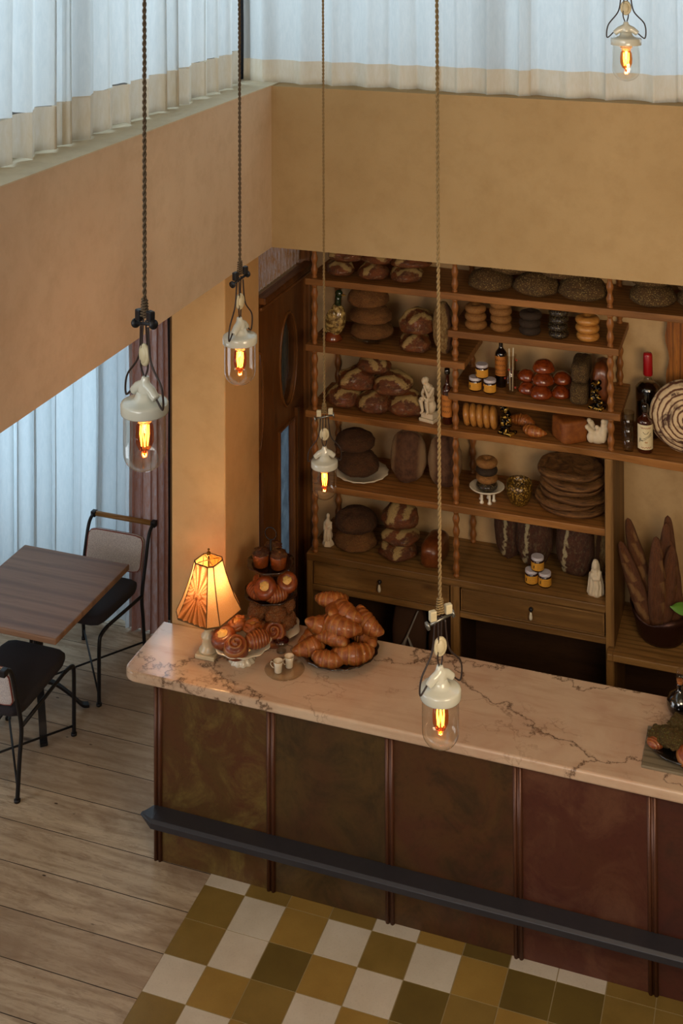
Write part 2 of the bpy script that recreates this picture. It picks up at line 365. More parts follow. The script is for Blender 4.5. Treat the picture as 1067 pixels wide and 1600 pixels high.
B_brio = bread('brioche_crust', '#80401e', '#5a2812', '#96512a', (.6, .9, .3), 10, .3, .2, coat=.5)
B_seedloaf = bread('seeded_tin_crust', '#634322', '#432b16', '#7a5630', (.55, .8, .4), 12, .7, .7, seeds=('#c09a5c', 24, .1, '#4d3218'))
B_glit = bread('caramelised_seed_bagel', '#2a190c', '#1c0f07', '#5a431c', (.6, .9, .4), 14, .25, .5, seeds=('#dcae4e', 22, .60, '#c9c09a'), coat=.6)
B_bag = bread('baguette_crust', '#7a4226', '#4c2313', '#a87a52', (.48, .8, .55), 26, .55, .6, ear='#94643e')
B_pist = bread('pistachio_topping', '#7a4a22', '#4d3216', '#7f8440', (.45, .7, .6), 30, .5, .9, seeds=('#a8a25a', 16, .30, '#6a3a18'))
M_custard = simple('custard_cream', '#e6bd6a', .5, 0, .5, 120)
def m_bann():
    t = NT('banneton_flour_rings'); v = t.map(loc=(0, 0, -.175))
    w1 = t.wave(v, 13, 1.9, 3, 'X', 'RINGS', 2.2)
    w1.node.rings_direction = 'Y' if hasattr(w1.node, 'rings_direction') else None
    n = t.noise(v, 7, 5, .7, 1.2)
    col = t.mix(t.ramp(w1, [(.10, 1.0), (.38, 0.0)]), '#c9b08a', '#5a331a')
    e = t.vor(t.map((1, 1, 1.6)), 9, 'DISTANCE_TO_EDGE')
    cr = t.math('MULTIPLY', t.ramp(e, [(.03, 1.0), (.14, 0.0)]), t.ramp(n, [(.44, 0.0), (.54, 1.0)]))
    col = t.mix(cr, col, '#3a190c')
    return t.fin(col, .8, t.bump(w1, .4, .006))
M_bann = m_bann()
def m_bannet():
    t = NT('ribbed_batard_flour'); v = t.map((1, 1, 1)); w1 = t.wave(v, 22, .6, 1, 'Z')
    n = t.noise(v, 9, 5, .6)
    x = t.attr('ear')
    col = t.mix(t.ramp(n, [(.4, 0.0), (.7, 1.0)]), '#5a3a22', '#3c2212')
    f = t.math('MULTIPLY', t.ramp(w1, [(.3, 0.0), (.7, .85)]), t.ramp(x, [(.25, 1.0), (.5, 0.0)]))
    col = t.mix(f, col, '#b0946c')
    return t.fin(col, .85, t.bump(w1, .25, .005))
M_bannet = m_bannet()

# ------------------------------------------------------------------ mesh helpers
class MB:
    def __init__(s): s.v = []; s.f = []; s.mi = []; s.a = {}
    def add(s, vs, fs, mi=0, attr=None):
        o = len(s.v); s.v += [tuple(p) for p in vs]; s.f += [tuple(i+o for i in f) for f in fs]; s.mi += [mi]*len(fs)
        for k in set(s.a) | set(attr or {}):
            l = s.a.setdefault(k, []); l += [0.0]*(o-len(l)); l += list(attr[k]) if attr and k in attr else [0.0]*len(vs)
        return s
    def box(s, x0, x1, y0, y1, z0, z1, mi=0, M=None):
        vs = [Vector((x, y, z)) for z in (z0, z1) for y in (y0, y1) for x in (x0, x1)]
        if M: vs = [M @ p for p in vs]
        return s.add(vs, [(0, 2, 3, 1), (4, 5, 7, 6), (0, 1, 5, 4), (2, 6, 7, 3), (0, 4, 6, 2), (1, 3, 7, 5)], mi)
    def grid(s, rows, closed_u=False, closed_v=False, cap=False, mi=0, attr=None):
        nu = len(rows); nv = len(rows[0]); vs = [p for r in rows for p in r]; fs = []
        for i in range(nu-(0 if closed_u else 1)):
            for j in range(nv-(0 if closed_v else 1)):
                a, b = i, (i+1) % nu; c, d = j, (j+1) % nv
                fs.append((a*nv+c, a*nv+d, b*nv+d, b*nv+c))
        if cap:
            fs.append(tuple(range(nv-1, -1, -1))); fs.append(tuple((nu-1)*nv+j for j in range(nv)))
        return s.add(vs, fs, mi, attr)
    def lathe(s, prof, n=24, cap=True, mi=0, c=(0, 0, 0), M=None, lobes=None):
        rows = []
        for k, (r, z) in enumerate(prof):
            row = []
            for i in range(n):
                a = 2*PI*i/n; rr = r
                if lobes: rr = r*(1+lobes[1]*(lobes[2](k) if len(lobes) > 2 else 1)*math.cos(lobes[0]*a))
                p = Vector((c[0]+rr*math.cos(a), c[1]+rr*math.sin(a), c[2]+z)); row.append(M @ p if M else p)
            rows.append(row)
        return s.grid(rows, closed_v=True, cap=cap, mi=mi)
    def tube(s, pts, r, n=8, mi=0, closed=False, attr=None):
        pts = [Vector(p) for p in pts]; N = len(pts)
        rad = r if isinstance(r, (list, tuple)) else [r]*N
        T = []
        for i in range(N):
            a = pts[(i-1) % N] if (closed or i > 0) else pts[i]; b = pts[(i+1) % N] if (closed or i < N-1) else pts[i]
            T.append((b-a).normalized())
        u = T[0].orthogonal().normalized(); rows = []
        for i in range(N):
            if i: u = (u - T[i]*u.dot(T[i])).normalized()
            w = T[i].cross(u)
            rows.append([pts[i]+(u*math.cos(2*PI*k/n)+w*math.sin(2*PI*k/n))*rad[i] for k in range(n)])
        return s.grid(rows, closed_u=closed, closed_v=True, cap=not closed, mi=mi, attr=attr)
    def ball(s, c, r, n=12, m=8, mi=0, M=None):
        r = (r, r, r) if isinstance(r, (int, float)) else r
        rows = []
        for i in range(m+1):
            t = -PI/2+PI*i/m; t = max(min(t, PI/2-.02), -PI/2+.02)
            rows.append([Vector((c[0]+r[0]*math.cos(t)*math.cos(2*PI*j/n), c[1]+r[1]*math.cos(t)*math.sin(2*PI*j/n), c[2]+r[2]*math.sin(t))) for j in range(n)])
        if M: rows = [[M @ p for p in r_] for r_ in rows]
        return s.grid(rows, closed_v=True, cap=True, mi=mi)
    def torus(s, c, R, r, n=28, m=10, mi=0, sz=1.0, M=None):
        rows = []
        for i in range(n):
            a = 2*PI*i/n
            row = [Vector((c[0]+(R+r*math.cos(2*PI*j/m))*math.cos(a), c[1]+(R+r*math.cos(2*PI*j/m))*math.sin(a), c[2]+r*sz*math.sin(2*PI*j/m))) for j in range(m)]
            rows.append([M @ p for p in row] if M else row)
        return s.grid(rows, closed_u=True, closed_v=True, mi=mi)
    def mesh(s, name, mats, smooth=True):
        me = bpy.data.meshes.new(name); me.from_pydata(s.v, [], s.f)
        for m in (mats if isinstance(mats, (list, tuple)) else [mats]): me.materials.append(m)
        for p, i in zip(me.polygons, s.mi): p.material_index = i; p.use_smooth = smooth
        for k, l in s.a.items():
            at = me.attributes.new(k, 'FLOAT', 'POINT'); l += [0.0]*(len(s.v)-len(l)); at.data.foreach_set('value', l)
        bm = bmesh.new(); bm.from_mesh(me); bmesh.ops.recalc_face_normals(bm, faces=bm.faces); bm.to_mesh(me); bm.free()
        me.update(); return me
def put(name, me, parent=None, loc=(0, 0, 0), rot=(0, 0, 0), sc=(1, 1, 1), label=None, cat=None, group=None, kind=None):
    o = bpy.data.objects.new(name, me); COL.objects.link(o); o.location = loc; o.rotation_euler = rot
    o.scale = (sc, sc, sc) if isinstance(sc, (int, float)) else sc
    if parent: o.parent = parent
    if label: o['label'] = label
    if cat: o['category'] = cat
    if group: o['group'] = group
    if kind: o['kind'] = kind
    return o
def obj(name, mb, mats, parent=None, smooth=True, bevel=0, edge=False, **k):
    o = put(name, mb.mesh(name, mats, smooth), parent, **k)
    if bevel:
        b = o.modifiers.new('b', 'BEVEL'); b.width = bevel; b.segments = 2; b.limit_method = 'ANGLE'; b.angle_limit = R_(40)
    if edge:
        e = o.modifiers.new('e', 'EDGE_SPLIT'); e.split_angle = R_(38)
    return o
def bxo(name, dims, mat, parent=None, bevel=.003, **k):
    return obj(name, MB().box(*dims), mat, parent, False, bevel, **k)
def thing(name, label, cat, loc=(0, 0, 0), rz=0, group=None):
    o = put(name, None, None, loc, (0, 0, rz), label=label, cat=cat, group=group); o.empty_display_size = .05; return o
def copy_tree(o, parent=None):
    c = o.copy(); COL.objects.link(c)
    if parent: c.parent = parent
    for ch in [x for x in KIDS(o)]: copy_tree(ch, c)
    return c
def KIDS(o): return [x for x in bpy.data.objects if x.parent == o]
def struct(name, mb, mats, **k):
    o = obj(name, mb, mats, None, False, **k); o['kind'] = 'structure'; return o
def sm(a, b, x):
    t = max(0, min(1, (x-a)/(b-a))); return t*t*(3-2*t)

# ------------------------------------------------------------------ structure
XL, YB, ZB, ZT = .279, .768, 2.663, 3.498
struct('wall_left', MB().box(-.02, XL, -8, YB, ZB, ZT), M_plaster)
struct('wall_rear_upper', MB().box(-.02, 5.6, YB, 1.0, ZB, ZT), M_plaster_y)
struct('trim_1', MB().box(-.025, XL+.004, -8, YB+.22, ZT, ZT+.006), M_sill)       # sill ledge on the left
struct('wall_pillar', MB().box(-.115, .18, .40, .83, 0, ZB), M_plaster_p, bevel=.006)
struct('wall_rear', MB().box(.02, 5.6, 1.615, 1.75, 0, ZB), M_niche)
struct('wall_nook', MB().box(-.80, .02, 1.74, 1.85, 0, ZB), M_plaster_y)
struct('wall_nook_left', MB().box(-3.7, -3.6, -8, 1.85, 0, ZB), M_plaster_y)
struct('wall_right', MB().box(5.5, 5.6, -2.5, 1.75, 0, 5.4), M_plaster_y)
struct('ceiling', MB().box(-.1, 5.6, -8, 1.0, 5.4, 5.5), M_ceil)
struct('ceiling_nook', MB().box(-3.7, -.02, -8, 1.85, ZB, ZB+.1).box(-.02, 5.6, 1.0, 1.75, ZB, ZB+.1), M_ceil)
struct('floor', MB().box(-3.7, .2827, -8, 1.85, -.05, 0).box(.2827, 5.6, 1.0, 1.75, -.05, 0), M_floor)

def tile_floor():
    pat = {-1: 'WOGOWGDWWOOWG', 0: 'OWGWOWGDDOOWD', 1: 'OWDGWDOGOGDWG', 2: 'WGOWGODWOGWDO', 3: 'OWGDWGOWGDOWG', 4: 'GOWGODWGOWDGO'}
    idx = {'W': 0, 'O': 1, 'G': 2, 'D': 3}
    g = .0022; mb = MB(); rr = random.Random(3)
    mb.box(.2827, 5.6, -8, 1.0, -.05, -.0015, 4)
    for j in range(-6, 24):
        for i in range(0, 22):
            x0 = .2827+.2*i; y1 = -.063-.2*j
            ch = pat.get(j, '')
            k = idx[ch[i]] if i < len(ch) else (0 if (i+j) % 2 else rr.choice((1, 2, 3)))
            mb.box(x0+g, x0+.2-g, y1-.2+g, y1-g, -.04, 0, k)
    struct('floor_tiles', mb, M_tiles+[M_grout])
tile_floor()

def window(n, axis, a0, a1, plane, z0, z1, posts, bar=.05):
    w_ = put('window_%d' % n, None, kind='structure')
    mb = MB()
    def seg(u0, u1, za, zb):
        if axis == 'Y': mb.box(plane-bar/2, plane+bar/2, u0, u1, za, zb)
        else: mb.box(u0, u1, plane-bar/2, plane+bar/2, za, zb)
    seg(a0, a1, z0, z0+.04); seg(a0, a1, z1-.05, z1)
    for p in posts: seg(p-.028, p+.028, z0+.04, z1-.05)
    obj('window_frame', mb, M_frame, w_, False, .003)
    mb = MB()
    if axis == 'Y': mb.box(plane-.004, plane+.004, a0, a1, z0+.04, z1-.05)
    else: mb.box(a0, a1, plane-.004, plane+.004, z0+.04, z1-.05)
    obj('pane', mb, M_pane, w_, False)
window(1, 'Y', -7.9, .93, .03, ZT+.006, 5.4, [-6, -4.2, -2.4, -.8, .90])
window(2, 'X', .03, 5.5, .95, ZT, 5.4, [.09, 1.42, 2.9, 4.3])
window(3, 'X', -3.6, -.80, 1.79, .02, ZB, [-3.5, -2.4, -1.2, -.84])

def curtain(name, axis, a0, a1, plane, z0, z1, folds, amp, seed, mat, hem=None, hmat=None, label='', cat='curtain', group=None, lean=.0, sharp=.5, dz=0):
    rr = random.Random(seed); t_ = thing(name, label, cat, group=group) if hem else None
    N = folds*14; ph = [rr.uniform(.7, 1.3) for _ in range(folds)]
    tot = sum(ph); cum = [0]
    for p in ph: cum.append(cum[-1]+p/tot)
    am = [rr.uniform(.55, 1.15) for _ in range(folds+1)]
    zr = [z0, z0+(hem or .1)]+[z0+(hem or .1)+(z1-z0-(hem or .1))*k/14 for k in range(1, 15)]
    def pt(i, z):
        u = i/N
        k = min(folds-1, max(0, next((q for q in range(folds) if cum[q+1] >= u), folds-1)))
        f = (u-cum[k])/(cum[k+1]-cum[k]); A = am[k]*(1-f)+am[k+1]*f
        hgt = (z-z0)/(z1-z0)
        g = A*amp*(1-.25*hgt)
        s1 = math.sin(2*PI*f); off = g*(s1+.25*math.sin(4*PI*f+k))
        sh = g*sharp*math.sin(4*PI*f+.6)+.012*noise.noise(Vector((u*folds*.6, z*1.2, seed)))
        al = a0+(a1-a0)*u+sh; pl = plane+off+lean*(1-hgt)
        return (pl, al, z) if axis == 'Y' else (al, pl, z)
    def sheet(zs, th=0):
        mb = MB(); rows = [[Vector(pt(i, z)) for i in range(N+1)] for z in zs]; 
        if dz: 
            for r_ in rows[:1]:
                for i, p in enumerate(r_): p.z += dz*noise.noise(Vector((i*.11, seed, 0)))
        mb.grid(rows); return mb
    if hem:
        obj('drape', sheet(zr[1:]), mat, t_); obj('hem', sheet(zr[:2]), hmat or mat, t_, label='opaque folded hem of the sheer curtain')
        return t_
    return obj(name, sheet(zr), mat, label=label, cat=cat, group=group)
curtain('sheer_curtain', 'Y', -1.02, .72, .12, 3.512, 5.3, 11, .034, 3, M_sheer, .17, M_hem, 'white sheer curtain hanging over the left upper ledge nearest the dark corner post', sharp=.45, dz=.02)
curtain('sheer_curtain', 'Y', -3.4, -1.0, .12, 3.512, 5.3, 14, .036, 5, M_sheer, .17, M_hem, 'white sheer curtain at the far left edge of the upper ledge', sharp=.45, dz=.02)
curtain('sheer_curtain', 'X', .07, 1.16, .865, 3.502, 5.3, 6, .026, 8, M_sheer, .12, M_hem, 'white sheer curtain on the rear upper window beside the dark corner post', sharp=.4)
curtain('sheer_curtain', 'X', 1.14, 1.62, .85, 3.494, 5.3, 3, .03, 12, M_sheer, .13, M_hem, 'gathered white sheer curtain in the middle of the rear upper window', sharp=.5)
curtain('sheer_curtain', 'X', 1.60, 2.9, .86, 3.498, 5.3, 6, .028, 15, M_sheer, .13, M_hem, 'white sheer curtain on the rear upper window behind the small right pendant lamp', sharp=.45)
curtain('sheer_curtain', 'X', -3.5, -.98, 1.66, .015, ZB-.01, 15, .055, 21, M_sheer, label='tall white sheer curtain covering the lower window behind the cafe table', sharp=.45)
curtain('velvet_drape', 'X', -1.03, -.76, 1.63, .012, ZB-.01, 5, .035, 23, M_pinkc, label='dusty rose heavy drape gathered between sheer curtain and cream pillar', sharp=.3)

def m_stripe():
    t = NT('striped_door_cloth'); w1 = t.wave(t.map(), 10.5, 0, 0, 'Y')
    return t.fin(t.mix(t.ramp(w1, [(.45, 0.0), (.55, 1.0)]), '#d8bd86', '#4d4f50'), .9)
# wooden double door in the left wall, behind the pillar
def door():
    d = put('door_1', None, kind='structure')
    def leaf(outer, holes):
        bm = bmesh.new(); 
        for loop in [outer]+holes:
            vs = [bm.verts.new((.15, y, z)) for y, z in loop]
            for i in range(len(vs)): bm.edges.new((vs[i], vs[(i+1) % len(vs)]))
        bmesh.ops.triangle_fill(bm, use_beauty=True, edges=bm.edges[:])
        r = bmesh.ops.extrude_face_region(bm, geom=bm.faces[:])
        bmesh.ops.translate(bm, vec=(-.045, 0, 0), verts=[v for v in r['geom'] if isinstance(v, bmesh.types.BMVert)])
        bmesh.ops.recalc_face_normals(bm, faces=bm.faces)
        me = bpy.data.meshes.new('door_leaf'); bm.to_mesh(me); bm.free(); me.materials.append(M_door)
        put('door_leaf', me, d)
    def ell(cy, cz, a, b, n=40): return [(cy+a*math.cos(2*PI*k/n), cz+b*math.sin(2*PI*k/n)) for k in range(n)]
    def rc(y0, y1, z0, z1): return [(y0, z0), (y1, z0), (y1, z1), (y0, z1)]
    leaf(rc(.835, 1.09, .02, 2.29), [ell(.895, 1.80, .045, .26), rc(.86, .955, .25, 1.42)])
    leaf(rc(1.095, 1.56, .02, 2.29), [ell(1.318, 1.885, .125, .255), rc(1.172, 1.385, .25, 1.53)])
    obj('door_pane', MB().box(.118, .126, .86, .955, .25, 1.42).box(.118, .126, 1.172, 1.385, .25, 1.53), M_frost, d, False, label='rippled grey glass')
    # oval pane with striped curtain behind
    mb = MB().lathe([(.001, 0), (1, 0), (1, .012), (.001, .012)], 40); 
    M = Matrix.Translation((.118, 1.318, 1.885)) @ Matrix.Rotation(PI/2, 4, 'Y') @ Matrix.Diagonal((.262, .13, 1, 1))
    mb.v = [tuple(M @ Vector(p)) for p in mb.v]; obj('oval_pane', mb, M_pane, d)
    for cy, cz, a, b in ((1.318, 1.885, .13, .26), (.895, 1.80, .05, .265)):
        pts = [(.153, cy+a*math.cos(2*PI*k/48), cz+b*math.sin(2*PI*k/48)) for k in range(48)]
        obj('oval_moulding', MB().tube(pts, .008, 6, closed=True), M_door, d)
    mb = MB().box(.15, .166, 1.162, 1.172, .24, 1.54).box(.15, .166, 1.385, 1.395, .24, 1.54).box(.15, .166, 1.172, 1.385, 1.53, 1.54)
    mb.box(.15, .172, 1.41, 1.435, .05, 1.58)
    obj('glass_bead', mb, M_door, d, False, .002)
    mb = MB().box(.10, .19, 1.56, 1.612, 0, ZB).box(.10, .175, .835, 1.56, 2.29, 2.35)
    mb.box(.15, .215, .835, 1.60, 2.335, 2.37).box(.15, .195, .835, 1.60, 2.30, 2.318)
    obj('door_frame', mb, M_door, d, False, .006)
    N = 90; rows = []
    for z in (2.37, 2.5, ZB):
        rows.append([Vector((.125+.012*math.sin(k*1.05), .835+.725*k/N, z)) for k in range(N+1)])
    obj('transom_curtain', MB().grid(rows), m_cloth('tan_transom_cloth', '#8c6238', .3, '#9a6a3a', 80), None, label='tan pleated cloth hung above the wooden door', cat='curtain')
    N = 60; rows = []
    for z in (1.6, 1.9, 2.2):
        rows.append([Vector((.100+.008*math.sin(k*1.0), 1.17+.30*k/N, z)) for k in range(N+1)])
    obj('door_curtain', MB().grid(rows), m_stripe(), None, label='cream striped cloth behind the oval door glass', cat='curtain')
door()

# ------------------------------------------------------------------ counter
def counter():
    c = thing('counter_base', 'long dark bronze panelled service counter with a black foot rail', 'counter')
    xs = [-.004, .565, 1.126, 1.694, 2.25, 2.82, 3.39]
    bxo('carcass', (.012, 3.42, .02, .56, 0, .812), M_dark, c)
    for k in range(6):
        x0 = xs[k]+.03; x1 = xs[k+1]+.006
        bxo('panel', (x0, x1, .004, .02, .0, .812), M_pat[min(k, 4)], c, .002, label='brown and olive mottled metal panel')
    bxo('end_panel', (-.004, .012, .02, .56, 0, .812), M_pat[0], c, .002)
    for x in xs[:-1]:
        mb = MB()
        for q in (0, .022):
            mb.tube([(x+.008+q, .0, 0), (x+.008+q, .0, .812)], .0085, 10)
        mb.box(x-.002, x+.040, .0, .006, 0, .812)
        obj('pilaster', mb, M_bead, c)
    # foot rail: heavy angle with a pointed end
    mb = MB()
    y0, y1, z0, z1 = -.105, -.004, .218, .256
    prof = [(y0, z0), (y0, z1-.012), (y0+.012, z1), (y1, z1), (y1, z1-.012), (y0+.02, z1-.012), (y0+.02, z0)]
    rows = []
    for x in (-.004, .03, 3.42):
        rows.append([Vector((x+(0 if x > 0 else 0), y, z)) for y, z in prof])
    # point: squeeze first section toward the middle
    for i, p in enumerate(rows[0]):
        p.x = -.045 if p.y < -.08 else .0
        if p.y < -.08: p.z = .238
    rows[0] = [Vector((p.x, p.y+ (.045 if p.y < -.08 else 0), p.z)) for p in rows[0]]
    mb.grid(rows, closed_v=True, cap=True)
    for x in (.565, 1.126, 1.694, 2.25, 2.82):
        mb.box(x+.005, x+.035, -.09, .0, .235, .245)
    obj('foot_rail', mb, M_rail, c, False, .002, label='black steel angle foot rail')
counter()
def marble():
    bm = bmesh.new(); pts = []
    cx, cy, r = -.16+.07, -.035+.07, .07
    for k in range(9):
        a = PI+ (PI/2)*k/8; pts.append((cx+r*math.cos(a), cy+r*math.sin(a)))
    pts += [(3.45, -.035), (3.45, .5915), (.183, .5915), (.183, .397), (-.16, .397)]
    vs = [bm.verts.new((x, y, .865)) for x, y in pts]; f = bm.faces.new(vs)
    if f.normal.z < 0: f.normal_flip()
    bmesh.ops.inset_region(bm, faces=[f], thickness=.045, depth=0)
    top = [g for g in bm.faces if len(g.verts) == len(pts)][0]
    r2 = bmesh.ops.inset_region(bm, faces=[top], thickness=.004, depth=0)
    top = [g for g in bm.faces if len(g.verts) == len(pts)][0]
    for v in top.verts: v.co.z -= .003
    out = [e for e in bm.edges if len(e.link_faces) == 1]
    ex = bmesh.ops.extrude_edge_only(bm, edges=out); nv = [v for v in ex['geom'] if isinstance(v, bmesh.types.BMVert)]
    for v in nv: v.co.z = .814
    bm.faces.new([v for v in _loop(nv)])
    bmesh.ops.recalc_face_normals(bm, faces=bm.faces)
    me = bpy.data.meshes.new('marble_top'); bm.to_mesh(me); bm.free(); me.materials.append(M_marble)
    o = put('marble_top', me, label='thick cream marble worktop with dark brown veins on the counter', cat='countertop')
    b = o.modifiers.new('b', 'BEVEL'); b.width = .012; b.segments = 4; b.limit_method = 'ANGLE'; b.angle_limit = R_(60)
def _loop(vs):
    s_ = set(vs); o = [vs[0]]; 
    while len(o) < len(vs):
        for e in o[-1].link_edges:
            w_ = e.other_vert(o[-1])
            if w_ in s_ and w_ not in o: o.append(w_); break
        else: break
    return o
marble()

# ------------------------------------------------------------------ shelving
def spindle_prof(h, r=.017):
    n = max(2, round(h/.075)); P = [(r*.9, 0), (r*.9, .012)]
    K = 10*n
    for k in range(K+1):
        t = k/K; z = .012+(h-.024)*t
        P.append((r*(.70+.42*(.5-.5*math.cos(2*PI*n*t))), z))
    P += [(r*.9, h-.012), (r*.9, h)]
    return P
SH = dict(S1=2.39, S2=2.03, S3=1.671, S4=1.28, CB=.90, M1=2.192, M2=1.866)
TH = .036; YF, YK = 1.18, 1.61
def shelving():
    u = thing('bakery_shelf_unit', 'tall wooden bakery shelving with turned spindle posts above two drawers', 'shelving')
    def shelf(x0, x1, z, yf=YF, wav=False):
        o = bxo('shelf', (x0, x1, yf, YK, z-TH, z), M_shelf, u, .004); return o
    shelf(.305, 3.4, 2.39); shelf(.305, 1.20, 2.03); shelf(1.11, 2.0, 2.192); shelf(1.11, 2.005, 1.866)
    # long shelf with a live edge to the right
    mb = MB(); N = 60; rows = []
    for k in range(N+1):
        x = .305+(3.4-.305)*k/N; y = YF+ (.010*noise.noise(Vector((x*4, 0, 3)))-.02*sm(1.9, 2.3, x))
        rows.append([Vector((x, y, 1.671)), Vector((x, y+.004+.01*noise.noise(Vector((x*7, 2, 0))), 1.671-TH-.006*sm(1.9, 2.2, x))), Vector((x, YK, 1.671-TH)), Vector((x, YK, 1.671))])
    mb.grid(rows, closed_v=True, cap=True); obj('shelf', mb, M_shelf, u, False, .003)
    shelf(.345, 1.925, 1.28)
    def sp(x, y, z0, z1):
        obj('spindle', MB().lathe(spindle_prof(z1-z0), 14, c=(0, 0, 0)), M_spin, u, loc=(x, y, z0))
    yf, yb = 1.205, 1.585
    for x in (.352,):
        for y in (yf, yb):
            sp(x, y, .90, 1.28-TH); sp(x, y, 1.28, 1.671-TH); sp(x, y, 1.671, 2.03-TH); sp(x, y, 2.03, 2.39-TH); sp(x, y, 2.39, ZB-.002)
    for y in (yf, yb):
        x = 1.145
        sp(x, y, .90, 1.28-TH); sp(x, y, 1.28, 1.671-TH); sp(x, y, 1.671, 1.866-TH); sp(x, y, 1.866, 2.03-TH); sp(x, y, 2.03, 2.192-TH); sp(x, y, 2.192, 2.39-TH); sp(x, y, 2.39, ZB-.002)
        x = 1.955
        sp(x, y, 1.671, 1.866-TH); sp(x, y, 1.866, 2.192-TH); sp(x, y, 2.192, 2.39-TH); sp(x, y, 2.39, ZB-.002)
    # cabinet body
    bxo('cabinet_top', (.31, 1.925, YF-.004, YK, .862, .90), M_cab, u, .004)
    mb = MB()
    mb.box(.31, .345, YF, YF+.03, 0, .862)
    obj('stile', mb, M_cabz, u, False, .003)
    obj('stile', MB().box(1.118, 1.168, YF, YF+.03, 0, .862), M_cabz, u, False, .003)
    obj('stile', MB().box(1.925, 1.968, YF-.006, YF+.03, 0, 1.671-TH), M_cabz, u, False, .003)
    bxo('side_panel', (.31, .33, YF+.03, YK, 0, .862), M_cabz, u)
    bxo('side_panel', (1.945, 1.968, YF+.03, YK, 0, 1.671-TH), M_cabz, u)
    bxo('divider', (1.13, 1.155, YF+.03, YK, 0, .862), M_dark, u)
    bxo('rail', (.345, 1.118, YF, YF+.03, .705, .738), M_cab, u, .003)
    bxo('rail', (1.168, 1.925, YF, YF+.03, .705, .738), M_cab, u, .003)
    bxo('bottom_shelf', (.33, 1.945, YF+.02, YK, .18, .21), M_dark, u)
    bxo('back_panel', (.33, 1.945, YK-.012, YK, .0, .862), M_dark, u)
    for x0, x1 in ((.349, 1.114), (1.172, 1.921)):
        dr = bxo('drawer', (x0+.003, x1-.003, YF+.004, YF+.35, .744, .856), M_cab, u, .002)
        mb = MB()
        a, b, c_, d_ = x0+.003, x1-.003, .744, .856
        for q in ((a, b, c_, c_+.008), (a, b, d_-.008, d_), (a, a+.008, c_+.008, d_-.008), (b-.008, b, c_+.008, d_-.008)):
            mb.box(q[0], q[1], YF-.003, YF+.004, q[2], q[3])
        obj('drawer_bead', mb, M_cab, dr, False, .001)
        xc = (x0+x1)/2
        k = MB(); k.lathe([(.004, 0), (.008, .004), (.0095, .014), (.006, .034), (.004, .040)], 12, c=(xc, YF-.018, .768))
        obj('drop_pull', k, M_china, dr, label='small white drop pull')
        k = MB(); k.ball((xc, YF-.010, .818), .011); k.tube([(xc, YF-.018, .806), (xc, YF-.014, .822)], .003, 6)
        obj('pull_backplate', k, M_iron, dr)
    # right hand ledge
    bxo('low_ledge', (1.968, 3.4, 1.10, YK, .672, .706), M_cab, u, .004)
    bxo('low_ledge_end', (1.94, 1.968, 1.10, YF-.008, .672, .706), M_cab, u, .003)
    bxo('low_back', (1.968, 3.4, YK-.01, YK, 0, .672), M_dark, u)
shelving()

# ------------------------------------------------------------------ bread shapes (cached meshes, base at z=0, unit size)
CACHE = {}
def blob(seed=0, ex=2.2, flat=.55, nz=.05, fq=2.2, ear=None, n=30, m=18, ez=2.0, ring=0):
    """unit loaf: x,y in -0.5..0.5, z 0..1"""
    mb = MB(); rows = []; at = []
    for i in range(m+1):
        t = -PI/2+PI*i/m; ct, st = math.cos(t), math.sin(t); row = []
        for j in range(n):
            a = 2*PI*j/n; ca, sa = math.cos(a), math.sin(a)
            k = (abs(ca)**ex+abs(sa)**ex)**(-1/ex)
            c2 = abs(ct)**(2/ez) if ct > 1e-6 else 0
            s2 = math.copysign(abs(st)**(2/ez), st)
            x, y, z = k*ca*c2, k*sa*c2, s2
            if z < 0: z *= flat
            d = 1+nz*noise.noise(Vector((x, y, z))*fq+Vector((seed*3.1, seed, 0)))
            e = 0
            if ear:
                for (off, amp, wd, sl) in ear:
                    q = (y+sl*x-off)/wd; g = math.exp(-q*q)*sm(-.15, .35, z)*sm(1.02, .8, abs(x))
                    e = max(e, g); d += amp*g
            row.append(Vector((x*.5*d, y*.5*d, (z*d+flat)/(1+flat)))); at.append(e)
        rows.append(row)
    mb.grid(rows, closed_v=True, cap=True, attr={'ear': at}); return mb
def cmesh(key, fn, mat):
    if key not in CACHE: CACHE[key] = fn().mesh(key, mat)
    return CACHE[key]
def loaf(name, kind, w, d, h, x, y, z, rz=0, rx=0, ry=0, label='', cat='bread', group=None, seed=None):
    s = (len(CACHE) if seed is None else seed)
    mat, fn = KIND[kind]
    me = cmesh('%s_%d' % (kind, s), lambda: fn(s), mat)
    return put(name, me, None, (x, y, z), (rx, ry, rz), (w, d, h), label, cat, group)
